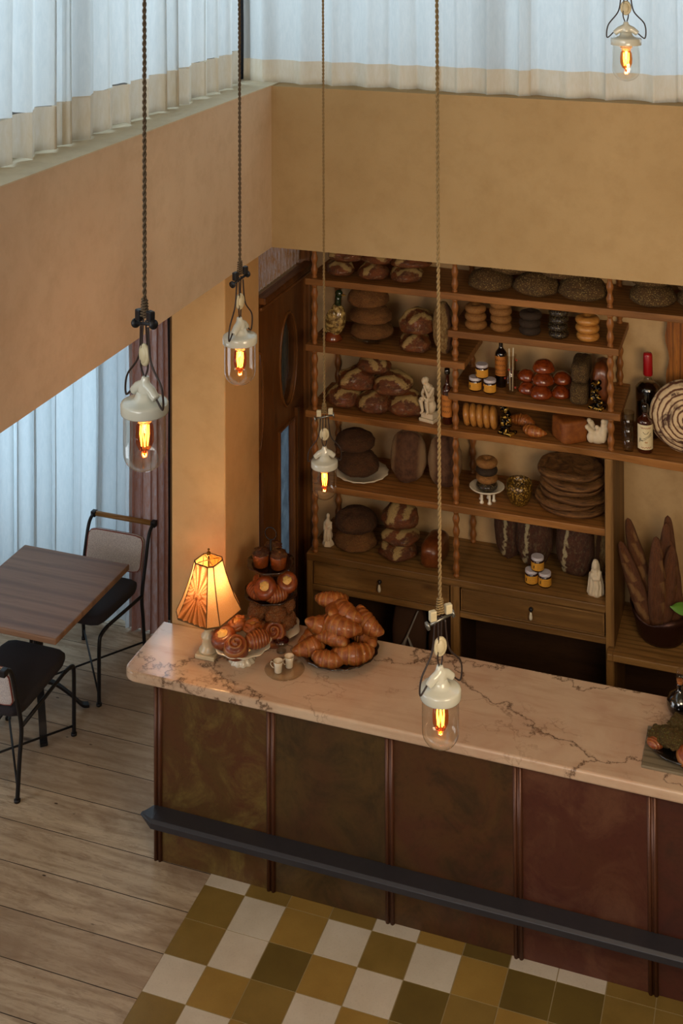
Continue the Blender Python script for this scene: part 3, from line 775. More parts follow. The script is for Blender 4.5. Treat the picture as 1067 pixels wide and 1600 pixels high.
KIND = {
 'levain': (B_loaf, lambda s: blob(s, 2.4, .45, .14, 2.2, ear=[(.15, .10, .30, .5), (-.62, .05, .18, .4)])),
 'levain2': (B_loaf, lambda s: blob(s, 2.6, .45, .14, 2.2, ear=[(-.35, .09, .24, -.7), (.5, .09, .22, -.5)])),
 'boule': (B_seedboule, lambda s: blob(s, 2.0, .34, .09, 2.2)),
 'dkboule': (B_dkboule, lambda s: blob(s, 2.0, .6, .10, 2.8)),
 'sesame': (B_sesame, lambda s: blob(s, 2.0, .55, .10, 2.2)),
 'bun': (B_bun, lambda s: blob(s, 2.0, .45, .04, 2.0)),
 'batard': (B_batard, lambda s: blob(s, 2.2, .6, .08, 2.5, ear=[(0, .05, .25, .1)])),
 'bannet': (M_bannet, lambda s: blob(s, 2.2, .6, .08, 2.5, ear=[(0, .06, .66, .05)])),
 'rye': (B_rye, lambda s: blob(s, 2.3, .6, .08, 2.2, ear=[(-.45, .07, .10, .16)])),
 'tin': (B_tin, lambda s: blob(s, 7, .9, .02, 2, ez=7, n=40, m=22)),
 'brioche': (B_brio, lambda s: blob(s, 5, .9, .05, 2.2, ez=3.6)),
 'seedtin': (B_seedloaf, lambda s: blob(s, 5, .8, .05, 3, ez=4)),
}
# turned so that the top of a standing loaf faces the camera: stand() lays the loaf's long x axis vertical
def stand(name, kind, w, d, h, x, y, z, rz, lean, label, seed=0, group=None):
    """long axis (x scale h) up, thickness d toward wall; z is base"""
    mat, fn = KIND[kind]; me = cmesh('%s_%d' % (kind, seed), lambda: fn(seed), mat)
    o = put(name, me, None, label=label, cat='bread', group=group)
    M = Matrix.Translation((x, y, z)) @ Matrix.Rotation(rz, 4, 'Z') @ Matrix.Rotation(lean, 4, 'X') @ Matrix(((0, 1, 0, 0), (0, 0, -1, 0), (-1, 0, 0, .5*h), (0, 0, 0, 1))) @ Matrix.Diagonal((h, w, d, 1))
    o.matrix_world = M; loc, q, s = M.decompose(); o.location = loc; o.rotation_euler = q.to_euler(); o.scale = s
    return o

def croissant_mb(seed=0, N=64, n=20, segs=7):
    rr = random.Random(seed); mb = MB(); pts = []; rad = []; rib = []
    for i in range(N+1):
        t = i/N; u = 2*t-1
        a = u*.9
        x = .46*math.sin(a)/math.sin(.9); y = .20*(1-math.cos(a))/(1-math.cos(.9))-.05
        env = (max(0, 1-abs(u)**1.7))**.75
        ph = (t*segs) % 1 if u < 0 else ((1-t)*segs) % 1
        st = 1-.20*(1-ph)**2.0*1 if u != 0 else 1
        r = .030+.215*env*(.85+.15*ph)+.012*noise.noise(Vector((t*6, seed, 0)))
        rad.append(r); pts.append((x, y, 0)); rib.append(ph)
    rows = []; at = []
    for i in range(N+1):
        p = Vector(pts[i]); a = Vector(pts[max(0, i-1)]); b = Vector(pts[min(N, i+1)]); T = (b-a).normalized()
        up = Vector((0, 0, 1)); s = T.cross(up)
        row = []
        for k in range(n):
            q = 2*PI*k/n; zz = math.sin(q); 
            zz = zz if zz > 0 else zz*.75
            row.append(p+s*math.cos(q)*rad[i]*1.05+up*(zz*rad[i]+.15)); at.append(rib[i])
        rows.append(row)
    mb.grid(rows, closed_v=True, cap=True, attr={'rib': at}); return mb
def swirl_mb(seed=0, turns=2.6):
    mb = MB(); rows = []; at = []; NR = 26; NA = 44
    for i in range(NR+1):
        r = i/NR; row = []
        for j in range(NA):
            a = 2*PI*j/NA; ph = (r*turns+a/(2*PI)) % 1
            c = .5+.5*math.cos(2*PI*ph)
            z = .5*math.sqrt(max(0, 1-r**3.2))+.075*c*(1-r*.3)*(r > .02)+.02*noise.noise(Vector((r*3, a, seed)))
            rr_ = r*.5*(1+.03*noise.noise(Vector((math.cos(a), math.sin(a), seed))))
            row.append(Vector((max(rr_, .002)*math.cos(a), max(rr_, .002)*math.sin(a), z+.12))); at.append(1-c if r > .05 else 1)
        rows.append(row)
    rows.append([Vector((p.x*.86, p.y*.86, 0)) for p in rows[-1]]); at += [.8]*NA
    mb.grid(rows, closed_v=True, cap=True, attr={'rib': at}); return mb
def rollribs_mb(seed=0):
    """fat spiral roll seen side-on with stripes"""
    mb = MB(); rows = []; at = []; N = 48; n = 22
    for i in range(N+1):
        t = i/N; u = 2*t-1; ph = (t*8) % 1; c = .5+.5*math.cos(2*PI*ph)
        r = (1-abs(u)**2.6)**.5*.42*(.93+.07*c)+.01
        row = []
        for k in range(n):
            q = 2*PI*k/n; tw = q*.25/(2*PI)
            ph2 = (t*8+q/(2*PI)) % 1; c2 = .5+.5*math.cos(2*PI*ph2)
            rr_ = (1-abs(u)**2.6)**.5*.40*(.92+.10*c2)+.01; at.append(1-c2)
            row.append(Vector((u*.5, rr_*math.cos(q), rr_*(math.sin(q) if math.sin(q) > 0 else .8*math.sin(q))+.34)))
        rows.append(row)
    mb.grid(rows, closed_v=True, cap=True, attr={'rib': at}); return mb
def knot_mb(seed=0):
    mb = MB(); rr = random.Random(seed)
    for q in range(4):
        pts = []; ph = rr.uniform(0, 6); tl = rr.uniform(-.6, .6)
        for k in range(22):
            a = 2*PI*k/22
            p = Vector((.30*math.cos(a), .30*math.sin(a)*.8, .10*math.sin(2*a+ph)))
            p = Matrix.Rotation(ph, 3, 'Z') @ Matrix.Rotation(tl, 3, 'X') @ p
            pts.append(p+Vector((0, 0, .34)))
        mb.tube(pts, [.11*(1+.15*math.sin(k*2.1)) for k in range(22)], 9, closed=True, attr={'rib': [(.3+.7*((k % 3)/2)) for k in range(22) for _ in range(9)]})
    mb.ball((0, 0, .30), (.30, .28, .26)); return mb
def bagel_mb(seed=0):
    mb = MB(); rows = []; n, m = 32, 14
    for i in range(n):
        a = 2*PI*i/n; w_ = 1+.06*noise.noise(Vector((math.cos(a), math.sin(a), seed*2.2)))
        rows.append([Vector(((.29+.21*w_*math.cos(2*PI*j/m))*math.cos(a), (.29+.21*w_*math.cos(2*PI*j/m))*math.sin(a), .5+.5*w_*math.sin(2*PI*j/m))) for j in range(m)])
    mb.grid(rows, closed_u=True, closed_v=True, attr={'rib': [1.0]*(n*m)}); return mb
def flat_mb(seed=0):
    mb = MB(); rows = []
    n = 48
    prof = [(.01, 1, 1), (.2, .85, 1), (.33, .8, 1), (.42, 1.15, 1), (.47, 1.2, 1), (.5, .7, 1), (.485, .2, 0), (.4, 0, 0), (.01, 0, 0)]
    for k, (r, z, tp) in enumerate(prof):
        row = []
        for j in range(n):
            a = 2*PI*j/n; e = 1+.05*noise.noise(Vector((1.4*math.cos(a), 1.4*math.sin(a), seed*1.7)))
            wv = .45*noise.noise(Vector((r*2.2*math.cos(a), r*2.2*math.sin(a), seed*3.3)))
            bub = .35*noise.noise(Vector((r*7*math.cos(a), r*7*math.sin(a), seed))) if tp else 0
            row.append(Vector((r*e*math.cos(a), r*e*math.sin(a), z+wv+bub)))
        rows.append(row)
    mb.grid(rows, closed_v=True, cap=True); return mb
def bag_mb(seed=0):
    """baguette, length 1 along z from 0, radius unit ~1 (scale xy)"""
    mb = MB(); rows = []; at = []; N, n = 44, 14
    for i in range(N+1):
        t = i/N; env = min(1, (math.sin(PI*min(max(t, .0), 1)))**.35) if 0 < t < 1 else .05
        env *= (1-.22*t*t)
        bx = .35*noise.noise(Vector((t*1.5, seed*4.1, 0))); row = []
        for k in range(n):
            q = 2*PI*k/n; sp_ = math.exp(-(((q-PI*1.5+ (t*5 % 1-.5)*.9))/.35)**2)
            r = env*(1+.10*sp_+.08*noise.noise(Vector((t*9, math.cos(q), math.sin(q)+seed))))
            row.append(Vector((bx+r*math.cos(q), r*math.sin(q), t))); at.append(sp_*sm(.03, .12, t)*sm(.97, .85, t))
        rows.append(row)
    mb.grid(rows, closed_v=True, cap=True, attr={'ear': at}); return mb

# ------------------------------------------------------------------ stock on the shelves
S1, S2, S3, S4, CB, M1, M2, MT = 2.39, 2.03, 1.671, 1.28, .90, 2.192, 1.866, .862
BAND = 'top shelf'
G1 = 'crusty loaves on the top left shelf'
loaf('crusty_loaf', 'levain', .15, .16, .085, .470, 1.30, S1, .4, label='crusty loaf at the left end of the bottom row on the top shelf', group=G1, seed=1)
loaf('crusty_loaf', 'levain2', .175, .15, .09, .664, 1.29, S1, .5, label='flour-streaked crusty loaf in the middle of the bottom row on the top left shelf', group=G1, seed=2)
loaf('crusty_loaf', 'levain', .175, .15, .09, .856, 1.29, S1, .9, label='flour-streaked crusty loaf at the right of the bottom row on the top left shelf', group=G1, seed=3)
loaf('crusty_loaf', 'levain2', .21, .17, .085, .500, 1.33, S1+.075, .1, label='crusty loaf resting on the top left pile, nearest the door', group=G1, seed=4)
loaf('crusty_loaf', 'levain', .20, .17, .08, .690, 1.33, S1+.078, -.2, label='crusty loaf in the middle of the upper row of the top left pile', group=G1, seed=5)
loaf('crusty_loaf', 'levain2', .22, .18, .08, .875, 1.31, S1+.078, .3, label='crusty loaf at the right of the upper row of the top left pile', group=G1, seed=6)
G2 = 'seeded rounds on the top shelf'
for k, (x, y, z, w_, h, lb) in enumerate([(1.313, 1.31, S1, .24, .115, 'left bottom seeded round of the five between spindles'), (1.559, 1.305, S1, .245, .115, 'middle bottom seeded round of the five between the spindles'),
        (1.806, 1.305, S1, .255, .125, 'right bottom seeded round of the five between the spindles'), (1.425, 1.33, S1+.095, .235, .11, 'left upper seeded round of the five between the spindles'),
        (1.685, 1.33, S1+.098, .255, .11, 'right upper seeded round of the five between the spindles'), (2.156, 1.32, S1, .24, .115, 'bottom seeded round of the pair right of the last spindle'),
        (2.150, 1.34, S1+.095, .225, .10, 'seeded round on top of the pair right of the last spindle'), (2.385, 1.33, S1, .22, .11, 'seeded round at the right picture edge, bottom of its pair'), (2.385, 1.31, S1+.09, .22, .10, 'seeded round at the right picture edge, top of its pair')]):
    loaf('seeded_round_loaf', 'sesame', w_, w_, h, x, y, z, k*.8, label=lb+', on the top shelf', group=G2, seed=k % 4)
# glass stand with three boules
t = thing('glass_cake_stand', 'low clear glass stand under the stack of three round loaves', 'cake stand', (.640, 1.33, S2))
obj('foot', MB().lathe([(.05, 0), (.05, .004), (.014, .012), (.012, .024), (.03, .028)], 24), M_tint, t)
obj('plate', MB().lathe([(.03, .026), (.105, .028), (.118, .040), (.120, .044), (.105, .033), (.01, .031)], 36, lobes=(12, .02)), M_tint, t)
for k, (z, x, w_, h, lb) in enumerate([(S2+.034, .640, .235, .09, 'bottom'), (S2+.112, .638, .235, .10, 'middle'), (S2+.200, .622, .23, .115, 'top')]):
    loaf('round_loaf', 'boule', w_, w_, h, x, 1.33, z, k*1.3, label='round brown loaf, %s of the stack of three on the glass stand' % lb, group='stacked round loaves on the glass stand', seed=k)
loaf('crusty_loaf', 'levain2', .17, .19, .10, .905, 1.28, S2, .3, label='short crusty loaf, lower of two stacked beside the leaning loaf', seed=3)
loaf('crusty_loaf', 'levain', .185, .19, .125, .915, 1.28, S2+.095, 1.1, label='short crusty loaf, upper of two stacked beside the leaning loaf', seed=5)
stand('leaning_loaf', 'batard', .13, .10, .27, 1.045, 1.29, S2+.002, .9, -.12, 'floury flat loaf standing on edge beside the middle spindle', 3)

def mallard():
    t = thing('duck_figurine', 'glazed mallard duck figurine standing upright at the left end of a shelf', 'figurine', (.425, 1.30, S2), R_(-20))
    col = NT('mottled_duck_glaze'); v = col.map(); n = col.noise(v, 45, 4); 
    mD = col.fin(col.mix(col.ramp(n, [(.4, 0.0), (.6, 1.0)]), '#5a4526', '#b39a5e'), .15, coat=.6)
    mb = MB(); M = Matrix.Rotation(.25, 4, 'Y')
    mb.ball((0, 0, .115), (.052, .045, .088), 20, 14, M=M); mb.ball((.03, 0, .16), (.035, .034, .05)); mb.tube([(-.02, 0, .06), (-.055, 0, .03)], [.03, .01])
    obj('body', mb, mD, t)
    obj('breast', MB().ball((.042, 0, .155), (.028, .028, .042)), simple('chestnut_glaze', '#6e3316', .12, coat=.7), t)
    obj('head', MB().tube([(.035, 0, .19), (.036, 0, .225), (.04, 0, .25)], [.021, .016, .018], 12).ball((.043, 0, .262), (.024, .019, .021)), simple('green_glaze', '#1f2f1c', .12, coat=.7), t)
    obj('beak', MB().ball((.075, 0, .258), (.018, .009, .005)), simple('dull_yellow_glaze', '#8a6a2c', .3), t)
    obj('wing', MB().ball((-.015, .040, .12), (.035, .012, .065), M=M), mD, t); obj('wing', MB().ball((-.015, -.040, .12), (.035, .012, .065), M=M), mD, t)
    obj('base', MB().lathe([(.05, 0), (.052, .01), (.04, .03), (.03, .045)], 20), simple('rust_glaze', '#7a3a1c', .2, coat=.5), t)
mallard()

G3 = 'pile of slashed loaves beside the figurine'
for (w_, d_, h, x, y, z, rz, kd, sd, lb) in [(.20, .19, .115, .488, 1.32, S3, 1.0, 'levain', 1, 'bottom left loaf of the slashed pile, against the left spindle'), (.20, .19, .11, .665, 1.30, S3, .2, 'levain2', 2, 'bottom middle loaf of the slashed pile'),
        (.225, .20, .125, .850, 1.31, S3, .6, 'levain', 3, 'bottom right loaf of the slashed pile, next to the white figurine'), (.215, .18, .115, .560, 1.32, S3+.098, .3, 'levain2', 4, 'upper left loaf of the slashed pile'),
        (.22, .18, .115, .765, 1.32, S3+.10, .4, 'levain', 5, 'upper right loaf of the slashed pile'), (.19, .15, .095, .655, 1.33, S3+.195, -.2, 'levain', 6, 'single loaf crowning the slashed pile')]:
    loaf('slashed_loaf', kd, w_, d_, h, x, y, z, rz, label=lb, group=G3, seed=sd)

def remeshed(name, mb, mat, voxel, parent=None, **k):
    o = obj(name, mb, mat, parent, **k); r = o.modifiers.new('r', 'REMESH'); r.mode = 'VOXEL'; r.voxel_size = voxel; r.use_smooth_shade = True
    s = o.modifiers.new('s', 'SMOOTH'); s.iterations = 3; return o
def seated_figure():
    t = thing('seated_figurine', 'white seated figure statuette on a square plinth beside a dark bottle', 'statuette', (.985, 1.27, S3), R_(-15))
    mb = MB().box(-.044, .044, -.04, .04, 0, .018).box(-.036, .036, -.032, .032, .018, .045)
    obj('plinth', mb, M_plasterfig, t, False, .003)
    mb = MB()
    mb.ball((0, .005, .075), (.036, .032, .038)); mb.ball((-.004, .012, .11), (.026, .024, .03)); mb.ball((-.004, .008, .15), (.028, .022, .040)); mb.ball((-.012, -.004, .178), (.024, .020, .02))
    mb.ball((-.024, -.014, .208), (.015, .018, .021)); mb.ball((-.018, -.006, .214), (.016, .016, .016))
    for s_ in (-1, 1):
        mb.tube([(s_*.014, .0, .115), (s_*.018-.012, -.045, .118)], [.015, .012], 10)
        mb.tube([(s_*.018-.012, -.045, .118), (s_*.016-.006, -.036, .055)], [.012, .008], 10)
        mb.ball((s_*.016-.008, -.044, .05), (.008, .016, .007))
    mb.tube([(.02, .006, .175), (.016, -.038, .135)], [.010, .008], 10); mb.tube([(.016, -.038, .135), (-.020, -.026, .188)], [.008, .006], 10)
    mb.tube([(-.03, .004, .172), (-.034, -.022, .14)], [.010, .008], 10); mb.tube([(-.034, -.022, .14), (-.004, -.044, .128)], [.008, .006], 10)
    remeshed('figure', mb, M_plasterfig, .0028, t)
seated_figure()

def bottle(label, x, y, z, r, h, neck, mat, labcol=None, lab=(.2, .55), capmat=None, cap=.12, shoulder=.62, cat='bottle', ink=None, glass=None, fill=None, rz=0):
    t = thing('bottle', label, cat, (x, y, z), rz)
    hs = h*shoulder; hn = h*(shoulder+.14)
    prof = [(r*.85, 0), (r, .006), (r, hs)]+[(neck+(r-neck)*(math.cos(PI*k/8)*.5+.5), hs+(hn-hs)*k/8) for k in range(1, 9)]+[(neck, h-.012), (neck*1.25, h-.011), (neck*1.25, h)]
    if glass:
        obj('glass_body', MB().lathe(prof, 28), glass, t)
        fp = [(q*.93, zz+.003) for q, zz in prof if zz < h*fill]; fp.append((fp[-1][0]*.98, h*fill))
        obj('liquid', MB().lathe(fp, 28), mat, t)
    else: obj('glass_body', MB().lathe(prof, 28), mat, t)
    if capmat: obj('cap', MB().lathe([(neck*1.3, h*(1-cap)), (neck*1.45, h*(1-cap)+.004), (neck*1.42, h-.004), (neck*1.2, h+.006), (.002, h+.008)], 20), capmat, t, label='%s cap' % capmat.name.replace('_', ' '))
    if labcol:
        rows = []
        for zz in (h*lab[0], h*lab[1]):
            rows.append([Vector(((r+.0012)*math.cos(a), (r+.0012)*math.sin(a), zz)) for a in [R_(-165)+R_(150)*k/16 for k in range(17)]])
        lo = obj('paper_label', MB().grid(rows), labcol, t, label='printed paper label')
        if ink:
            for (mm, strokes) in ink:
                mb = MB()
                for st in strokes:
                    pts = []
                    for (u, v_) in st:
                        a = R_(-90)+u*1.2; pts.append(((r+.002)*math.cos(a), (r+.002)*math.sin(a), h*(lab[0]+(lab[1]-lab[0])*v_)))
                    mb.tube(pts, .0011*(r/.04), 5)
                obj('printed_mark', mb, mm, lo)
    return t
def squig(u0, u1, v, amp, n, ph=0): return [(u0+(u1-u0)*k/n, v+amp*math.sin(k*1.9+ph)) for k in range(n+1)]
bottle('dark bottle with an orange printed label behind the twisted cord', 1.086, 1.26, S3, .030, .285, .011, M_amberdk, M_orange_lab, (.15, .55), M_blackglass, .08,
       ink=[(M_ink, [squig(-.6, .6, .75, .06, 14), squig(-.6, .6, .5, .06, 14, 1), squig(-.6, .6, .25, .06, 14, 2)])])
# plate and dark boules
obj('fluted_plate', MB().lathe([(.06, 0), (.075, 0), (.09, .006), (.135, .022), (.148, .030), (.146, .034), (.10, .014), (.01, .010)], 48, lobes=(16, .025, lambda k: 1 if k in (3, 4, 5) else 0)), M_china, None,
    loc=(.575, 1.345, S4), label='white fluted plate under two dark round loaves', cat='plate')
loaf('dark_round_loaf', 'dkboule', .235, .235, .135, .555, 1.35, S4+.012, 0, label='large dark round loaf lying on the white fluted plate', seed=1, group='dark round loaves on the plate')
loaf('dark_round_loaf', 'dkboule', .225, .22, .105, .530, 1.36, S4+.138, .9, label='dark round loaf stacked on the loaf on the fluted plate', seed=2, group='dark round loaves on the plate')
stand('upright_batard', 'bannet', .20, .12, .275, .838, 1.38, S4+.004, .10, -.16, 'floured oval loaf standing upright nearest the plate', 4, 'floured oval loaves standing upright')
stand('upright_batard', 'bannet', .185, .12, .28, 1.035, 1.39, S4+.004, .35, -.16, 'floured oval loaf standing upright behind the middle spindle', 6, 'floured oval loaves standing upright')
# cabinet top left
def small_figure(label, x, y, z, h, rz=0, wd=.3):
    t = thing('statuette', label, 'statuette', (x, y, z), rz)
    obj('base', MB().lathe([(h*wd*.62, 0), (h*wd*.62, h*.05), (h*wd*.45, h*.16)], 6), M_plasterfig, t, False)
    mb = MB(); a = h*wd*.5
    mb.ball((0, 0, h*.30), (a, a*.8, h*.20)); mb.ball((a*.15, 0, h*.5), (a*.75, a*.65, h*.16)); mb.ball((-a*.1, 0, h*.68), (a*.7, a*.6, h*.13)); mb.ball((0, 0, h*.9), (a*.40, a*.42, h*.085))
    mb.tube([(0, 0, h*.72), (0, 0, h*.88)], [a*.4, a*.3]); mb.tube([(a*.6, -.0, h*.72), (a*.75, -a*.4, h*.55), (a*.1, -a*.8, h*.56)], [a*.26, a*.24, a*.18], 8)
    mb.tube([(-a*.7, 0, h*.72), (-a*.8, -a*.2, h*.5), (-a*.6, -a*.5, h*.36)], [a*.26, a*.22, a*.18], 8)
    for q in (-.5, 0, .45): mb.tube([(a*q, -a*.5, h*.5), (a*q*1.3, -a*.75, h*.3), (a*q*1.5, -a*.7, h*.13)], [a*.22, a*.25, a*.22], 8)
    remeshed('figure', mb, M_plasterfig, h*.016, t); return t
small_figure('small white torso statuette by the leftmost spindle above the drawer', .392, 1.30, CB, .175, .2)
loaf('cracked_round_loaf', 'boule', .235, .235, .10, .540, 1.34, CB, .4, label='cracked round loaf, lower of two above the left drawer', seed=1)
loaf('cracked_round_loaf', 'dkboule', .245, .24, .115, .540, 1.345, CB+.085, 1.4, label='cracked round loaf, upper of two above the left drawer', seed=3)
for k, (w_, h, z, x, kd) in enumerate([(.20, .10, CB, .795, 'levain2'), (.19, .09, CB+.085, .808, 'levain'), (.19, .13, CB+.165, .810, 'levain')]):
    loaf('stacked_loaf', kd, w_, .20, h, x, 1.30, z, .9+.5*k, label='crusty loaf, %s of the stack of three above the left drawer' % ('bottom', 'middle', 'top')[k], seed=7+k, group='stack of three crusty loaves')
loaf('brioche_loaf', 'brioche', .11, .24, .135, .998, 1.32, CB, -.05, label='glossy brown brioche loaf seen end-on beside the middle spindle', seed=1)

# bagels
def bagel(name, mat, x, y, z, d, h, rz, label, group, seed=0, rot=None):
    me = cmesh('bagel_%s_%d' % (mat.name, seed), lambda: bagel_mb(seed), mat)
    o = put(name, me, None, (x, y, z), rot or (0, 0, rz), (d, d, h), label, 'bagel', group); return o
def bagstack(n, x, y, d, h, mat, nm, kname, z=M1, pitch=None):
    pos = {2: ('bottom', 'top'), 3: ('bottom', 'middle', 'top'), 4: ('bottom', 'second', 'third', 'top')}[n]
    for k in range(n):
        bagel(kname, mat, x+rnd.uniform(-.004, .004), y+rnd.uniform(-.004, .004), z+k*(pitch or h*.93), d*rnd.uniform(.96, 1.03), h, k, '%s, %s one of its stack' % (nm, pos[k]), nm, k % 3)
bagstack(3, 1.245, 1.265, .118, .044, B_bag_ses, 'sesame bagel in the short stack beside the middle spindle', 'sesame_bagel')
bagstack(4, 1.377, 1.275, .118, .043, B_bag_ses, 'sesame bagel in the stack of four', 'sesame_bagel')
bagstack(3, 1.535, 1.265, .118, .043, B_bag_dk, 'dark poppy bagel in the middle stack', 'dark_bagel')
bagstack(4, 1.682, 1.265, .108, .040, B_glit, 'glossy seed-crusted bagel in the glittering stack', 'glazed_seed_bagel')
bagstack(3, 1.830, 1.27, .122, .044, B_bag_pl, 'golden plain bagel in the rightmost stack', 'plain_bagel')
for k in range(5):
    x = 1.192+.036*k
    me = cmesh('bagel_up', lambda: bagel_mb(1), B_bag_pl)
    put('plain_bagel', me, None, (x-.018, 1.26, S3+.060), (0, PI/2-.10, R_(8)), (.118, .118, .036), '%s golden bagel of the row standing on edge' % ('leftmost', 'second', 'middle', 'fourth', 'rightmost')[k], 'bagel', 'bagels standing on edge')
# jars
def jar(x, y, z, label, group, rz=0):
    t = thing('honey_jar', label, 'jar', (x, y, z), rz, group)
    obj('jar_body', MB().lathe([(.030, 0), (.033, .004), (.033, .050), (.029, .056)], 24), M_jam, t)
    rows = [[Vector((.0338*math.cos(a), .0338*math.sin(a), zz)) for a in [R_(-190)+R_(200)*k/18 for k in range(19)]] for zz in (.009, .047)]
    lb = obj('paper_label', MB().grid(rows), M_yellow, t, label='yellow paper label')
    mb = MB()
    for v_ in (.038, .030, .022, .015):
        mb.tube([(.0345*math.cos(a), .0345*math.sin(a), v_+.0008*math.sin(k*2.3)) for k, a in enumerate([R_(-100)+R_(70)*k/14 for k in range(15)])], .0005, 4)
    mb.tube([(.0345*math.cos(R_(-130)), .0345*math.sin(R_(-130)), .020), (.0345*math.cos(R_(-128)), .0345*math.sin(R_(-128)), .034)], .0024, 6)
    obj('printed_mark', mb, M_ink, lb)
    obj('lid', MB().lathe([(.031, .056), (.0325, .057), (.0325, .069), (.031, .071), (.002, .071)], 24), M_jarlid, t, edge=True); return t
j0 = jar(1.238, 1.262, M2, 'yellow-labelled jar, bottom left of the three on the upper small shelf', 'yellow jars on the upper shelf')
KJ = [(1.319, 1.255, M2, 'yellow-labelled jar, bottom right of the three on the upper small shelf', 'yellow jars on the upper shelf'), (1.275, 1.262, M2+.0715, 'yellow-labelled jar on top of the pair on the upper small shelf', 'yellow jars on the upper shelf'),
      (1.530, 1.272, CB, 'yellow-labelled jar, bottom left of the three above the right drawer', 'yellow jars above the drawer'), (1.601, 1.268, CB, 'yellow-labelled jar, bottom right of the three above the right drawer', 'yellow jars above the drawer'),
      (1.562, 1.275, CB+.0715, 'yellow-labelled jar on top of the pair above the right drawer', 'yellow jars above the drawer')]
for k, (x, y, z, lb, g) in enumerate(KJ):
    c = copy_tree(j0); c.location = (x, y, z); c.rotation_euler.z = .15*(k-2); c['label'] = lb; c['group'] = g
bottle('slim black bottle with gold printing behind the yellow jars', 1.357, 1.36, M2, .032, .285, .011, M_blackglass, M_orange_lab, (.22, .58), None, shoulder=.60,
       ink=[(M_ink, [squig(-.7, .7, .8, .05, 16), squig(-.7, .7, .55, .06, 16, 1), squig(-.7, .7, .3, .06, 16, 2), squig(-.7, .7, .1, .04, 16, 3)])])
t = thing('straw_glass', 'tall clear glass holding drinking straws beside the black bottle', 'glass', (1.424, 1.285, M2))
obj('tumbler', MB().lathe([(.026, 0), (.027, .004), (.031, .20), (.029, .20), (.025, .01), (.002, .008)], 24), M_tint, t)
mb = MB()
for a, h_, q in ((.4, .07, .0), (2.0, .13, .01), (4.0, .17, .0), (5.2, .10, .0), (3.2, .035, 0)): mb.ball((.031*math.cos(a+2.6), .031*math.sin(a+2.6)*1.0, h_), (.006, .006, .006))
obj('red_dots', mb, M_redink, t)
obj('straws', MB().tube([(.010, 0, .01), (.014, .003, .235)], .0035, 8).tube([(-.005, .008, .01), (-.010, .012, .225)], .0035, 8), M_china, t)
GB = 'glossy brown buns in a pyramid'
for (x, y, z, d_, h, lb) in [(1.508, 1.30, M2, .098, .062, 'lower left glossy bun of the pile'), (1.500, 1.33, M2+.055, .098, .062, 'upper left glossy bun of the pile'), (1.590, 1.255, M2, .115, .070, 'bottom centre glossy bun of the pile'),
        (1.596, 1.285, M2+.060, .115, .066, 'middle centre glossy bun of the pile'), (1.596, 1.305, M2+.118, .118, .070, 'topmost glossy bun of the pile'), (1.686, 1.30, M2, .105, .062, 'lower right glossy bun of the pile'), (1.686, 1.345, M2+.055, .105, .066, 'upper right glossy bun of the pile')]:
    loaf('glazed_bun', 'bun', d_, d_, h, x, y, z, x*9, label=lb, cat='bun', group=GB, seed=1)
loaf('seeded_tin_loaf', 'seedtin', .095, .22, .11, 1.785, 1.31, M2, .06, label='seed-covered tin loaf, lower of two stacked, end-on', seed=1)
loaf('seeded_tin_loaf', 'seedtin', .092, .22, .105, 1.790, 1.32, M2+.108, .05, label='seed-covered tin loaf, upper of two stacked, end-on', seed=2)
loaf('dark_tin_loaf', 'brioche', .095, .20, .205, 1.895, 1.345, M2, .05, label='tall dark tin loaf behind the gold-flecked figurine', seed=4)
def gold_lump(label, x, y, z, w_, h, sd):
    mg = NT('black_and_gold_lustre'); v = mg.map(); n = mg.noise(v, 38, 4, .6, .8)
    m = mg.fin(mg.mix(mg.ramp(n, [(.52, 0.0), (.60, 1.0)]), '#120c07', '#c79c42'), .18, mg.bump(n, .4, .006), metal=.7)
    rr = random.Random(sd); mb = MB().box(-w_*.5, w_*.5, -w_*.4, w_*.4, 0, h*.09)
    for k in range(14):
        t_ = k/13; mb.ball((rr.uniform(-.28, .28)*w_, rr.uniform(-.25, .2)*w_, h*(.12+.78*t_)), (w_*rr.uniform(.18, .3)*(1-.3*t_), w_*.22, h*rr.uniform(.07, .12)))
    remeshed('gold_figurine', mb, m, h*.018, None, loc=(x, y, z), label=label, cat='figurine', rot=(0, 0, R_(-20)))
gold_lump('black and gold lustre figurine standing in front of the dark tin loaf', 1.885, 1.222, M2, .075, .15, 5)
gold_lump('black and gold lustre statuette between the upright bagels and croissants', 1.415, 1.235, S3, .082, .165, 9)
def croi(x, y, z, L, rot, label, group, seed=0, hs=1.0):
    me = cmesh('croissant_%d' % (seed % 4), lambda: croissant_mb(seed % 4, segs=6+seed % 3), B_croi)
    return put('croissant', me, None, (x, y, z), rot, (L, L*1.0, L*hs), label, 'croissant', group)
croi(1.470, 1.36, S3, .155, (0, 0, 2.9), 'croissant lying behind the other on the shelf beside the gold statuette', 'croissants on the shelf', 1)
croi(1.550, 1.255, S3, .145, (0, 0, -.4), 'croissant lying in front on the shelf beside the gold statuette', 'croissants on the shelf', 2)
loaf('square_tin_loaf', 'tin', .150, .145, .118, 1.735, 1.27, S3, R_(38), label='square orange-brown tin loaf turned corner-forward', seed=1)
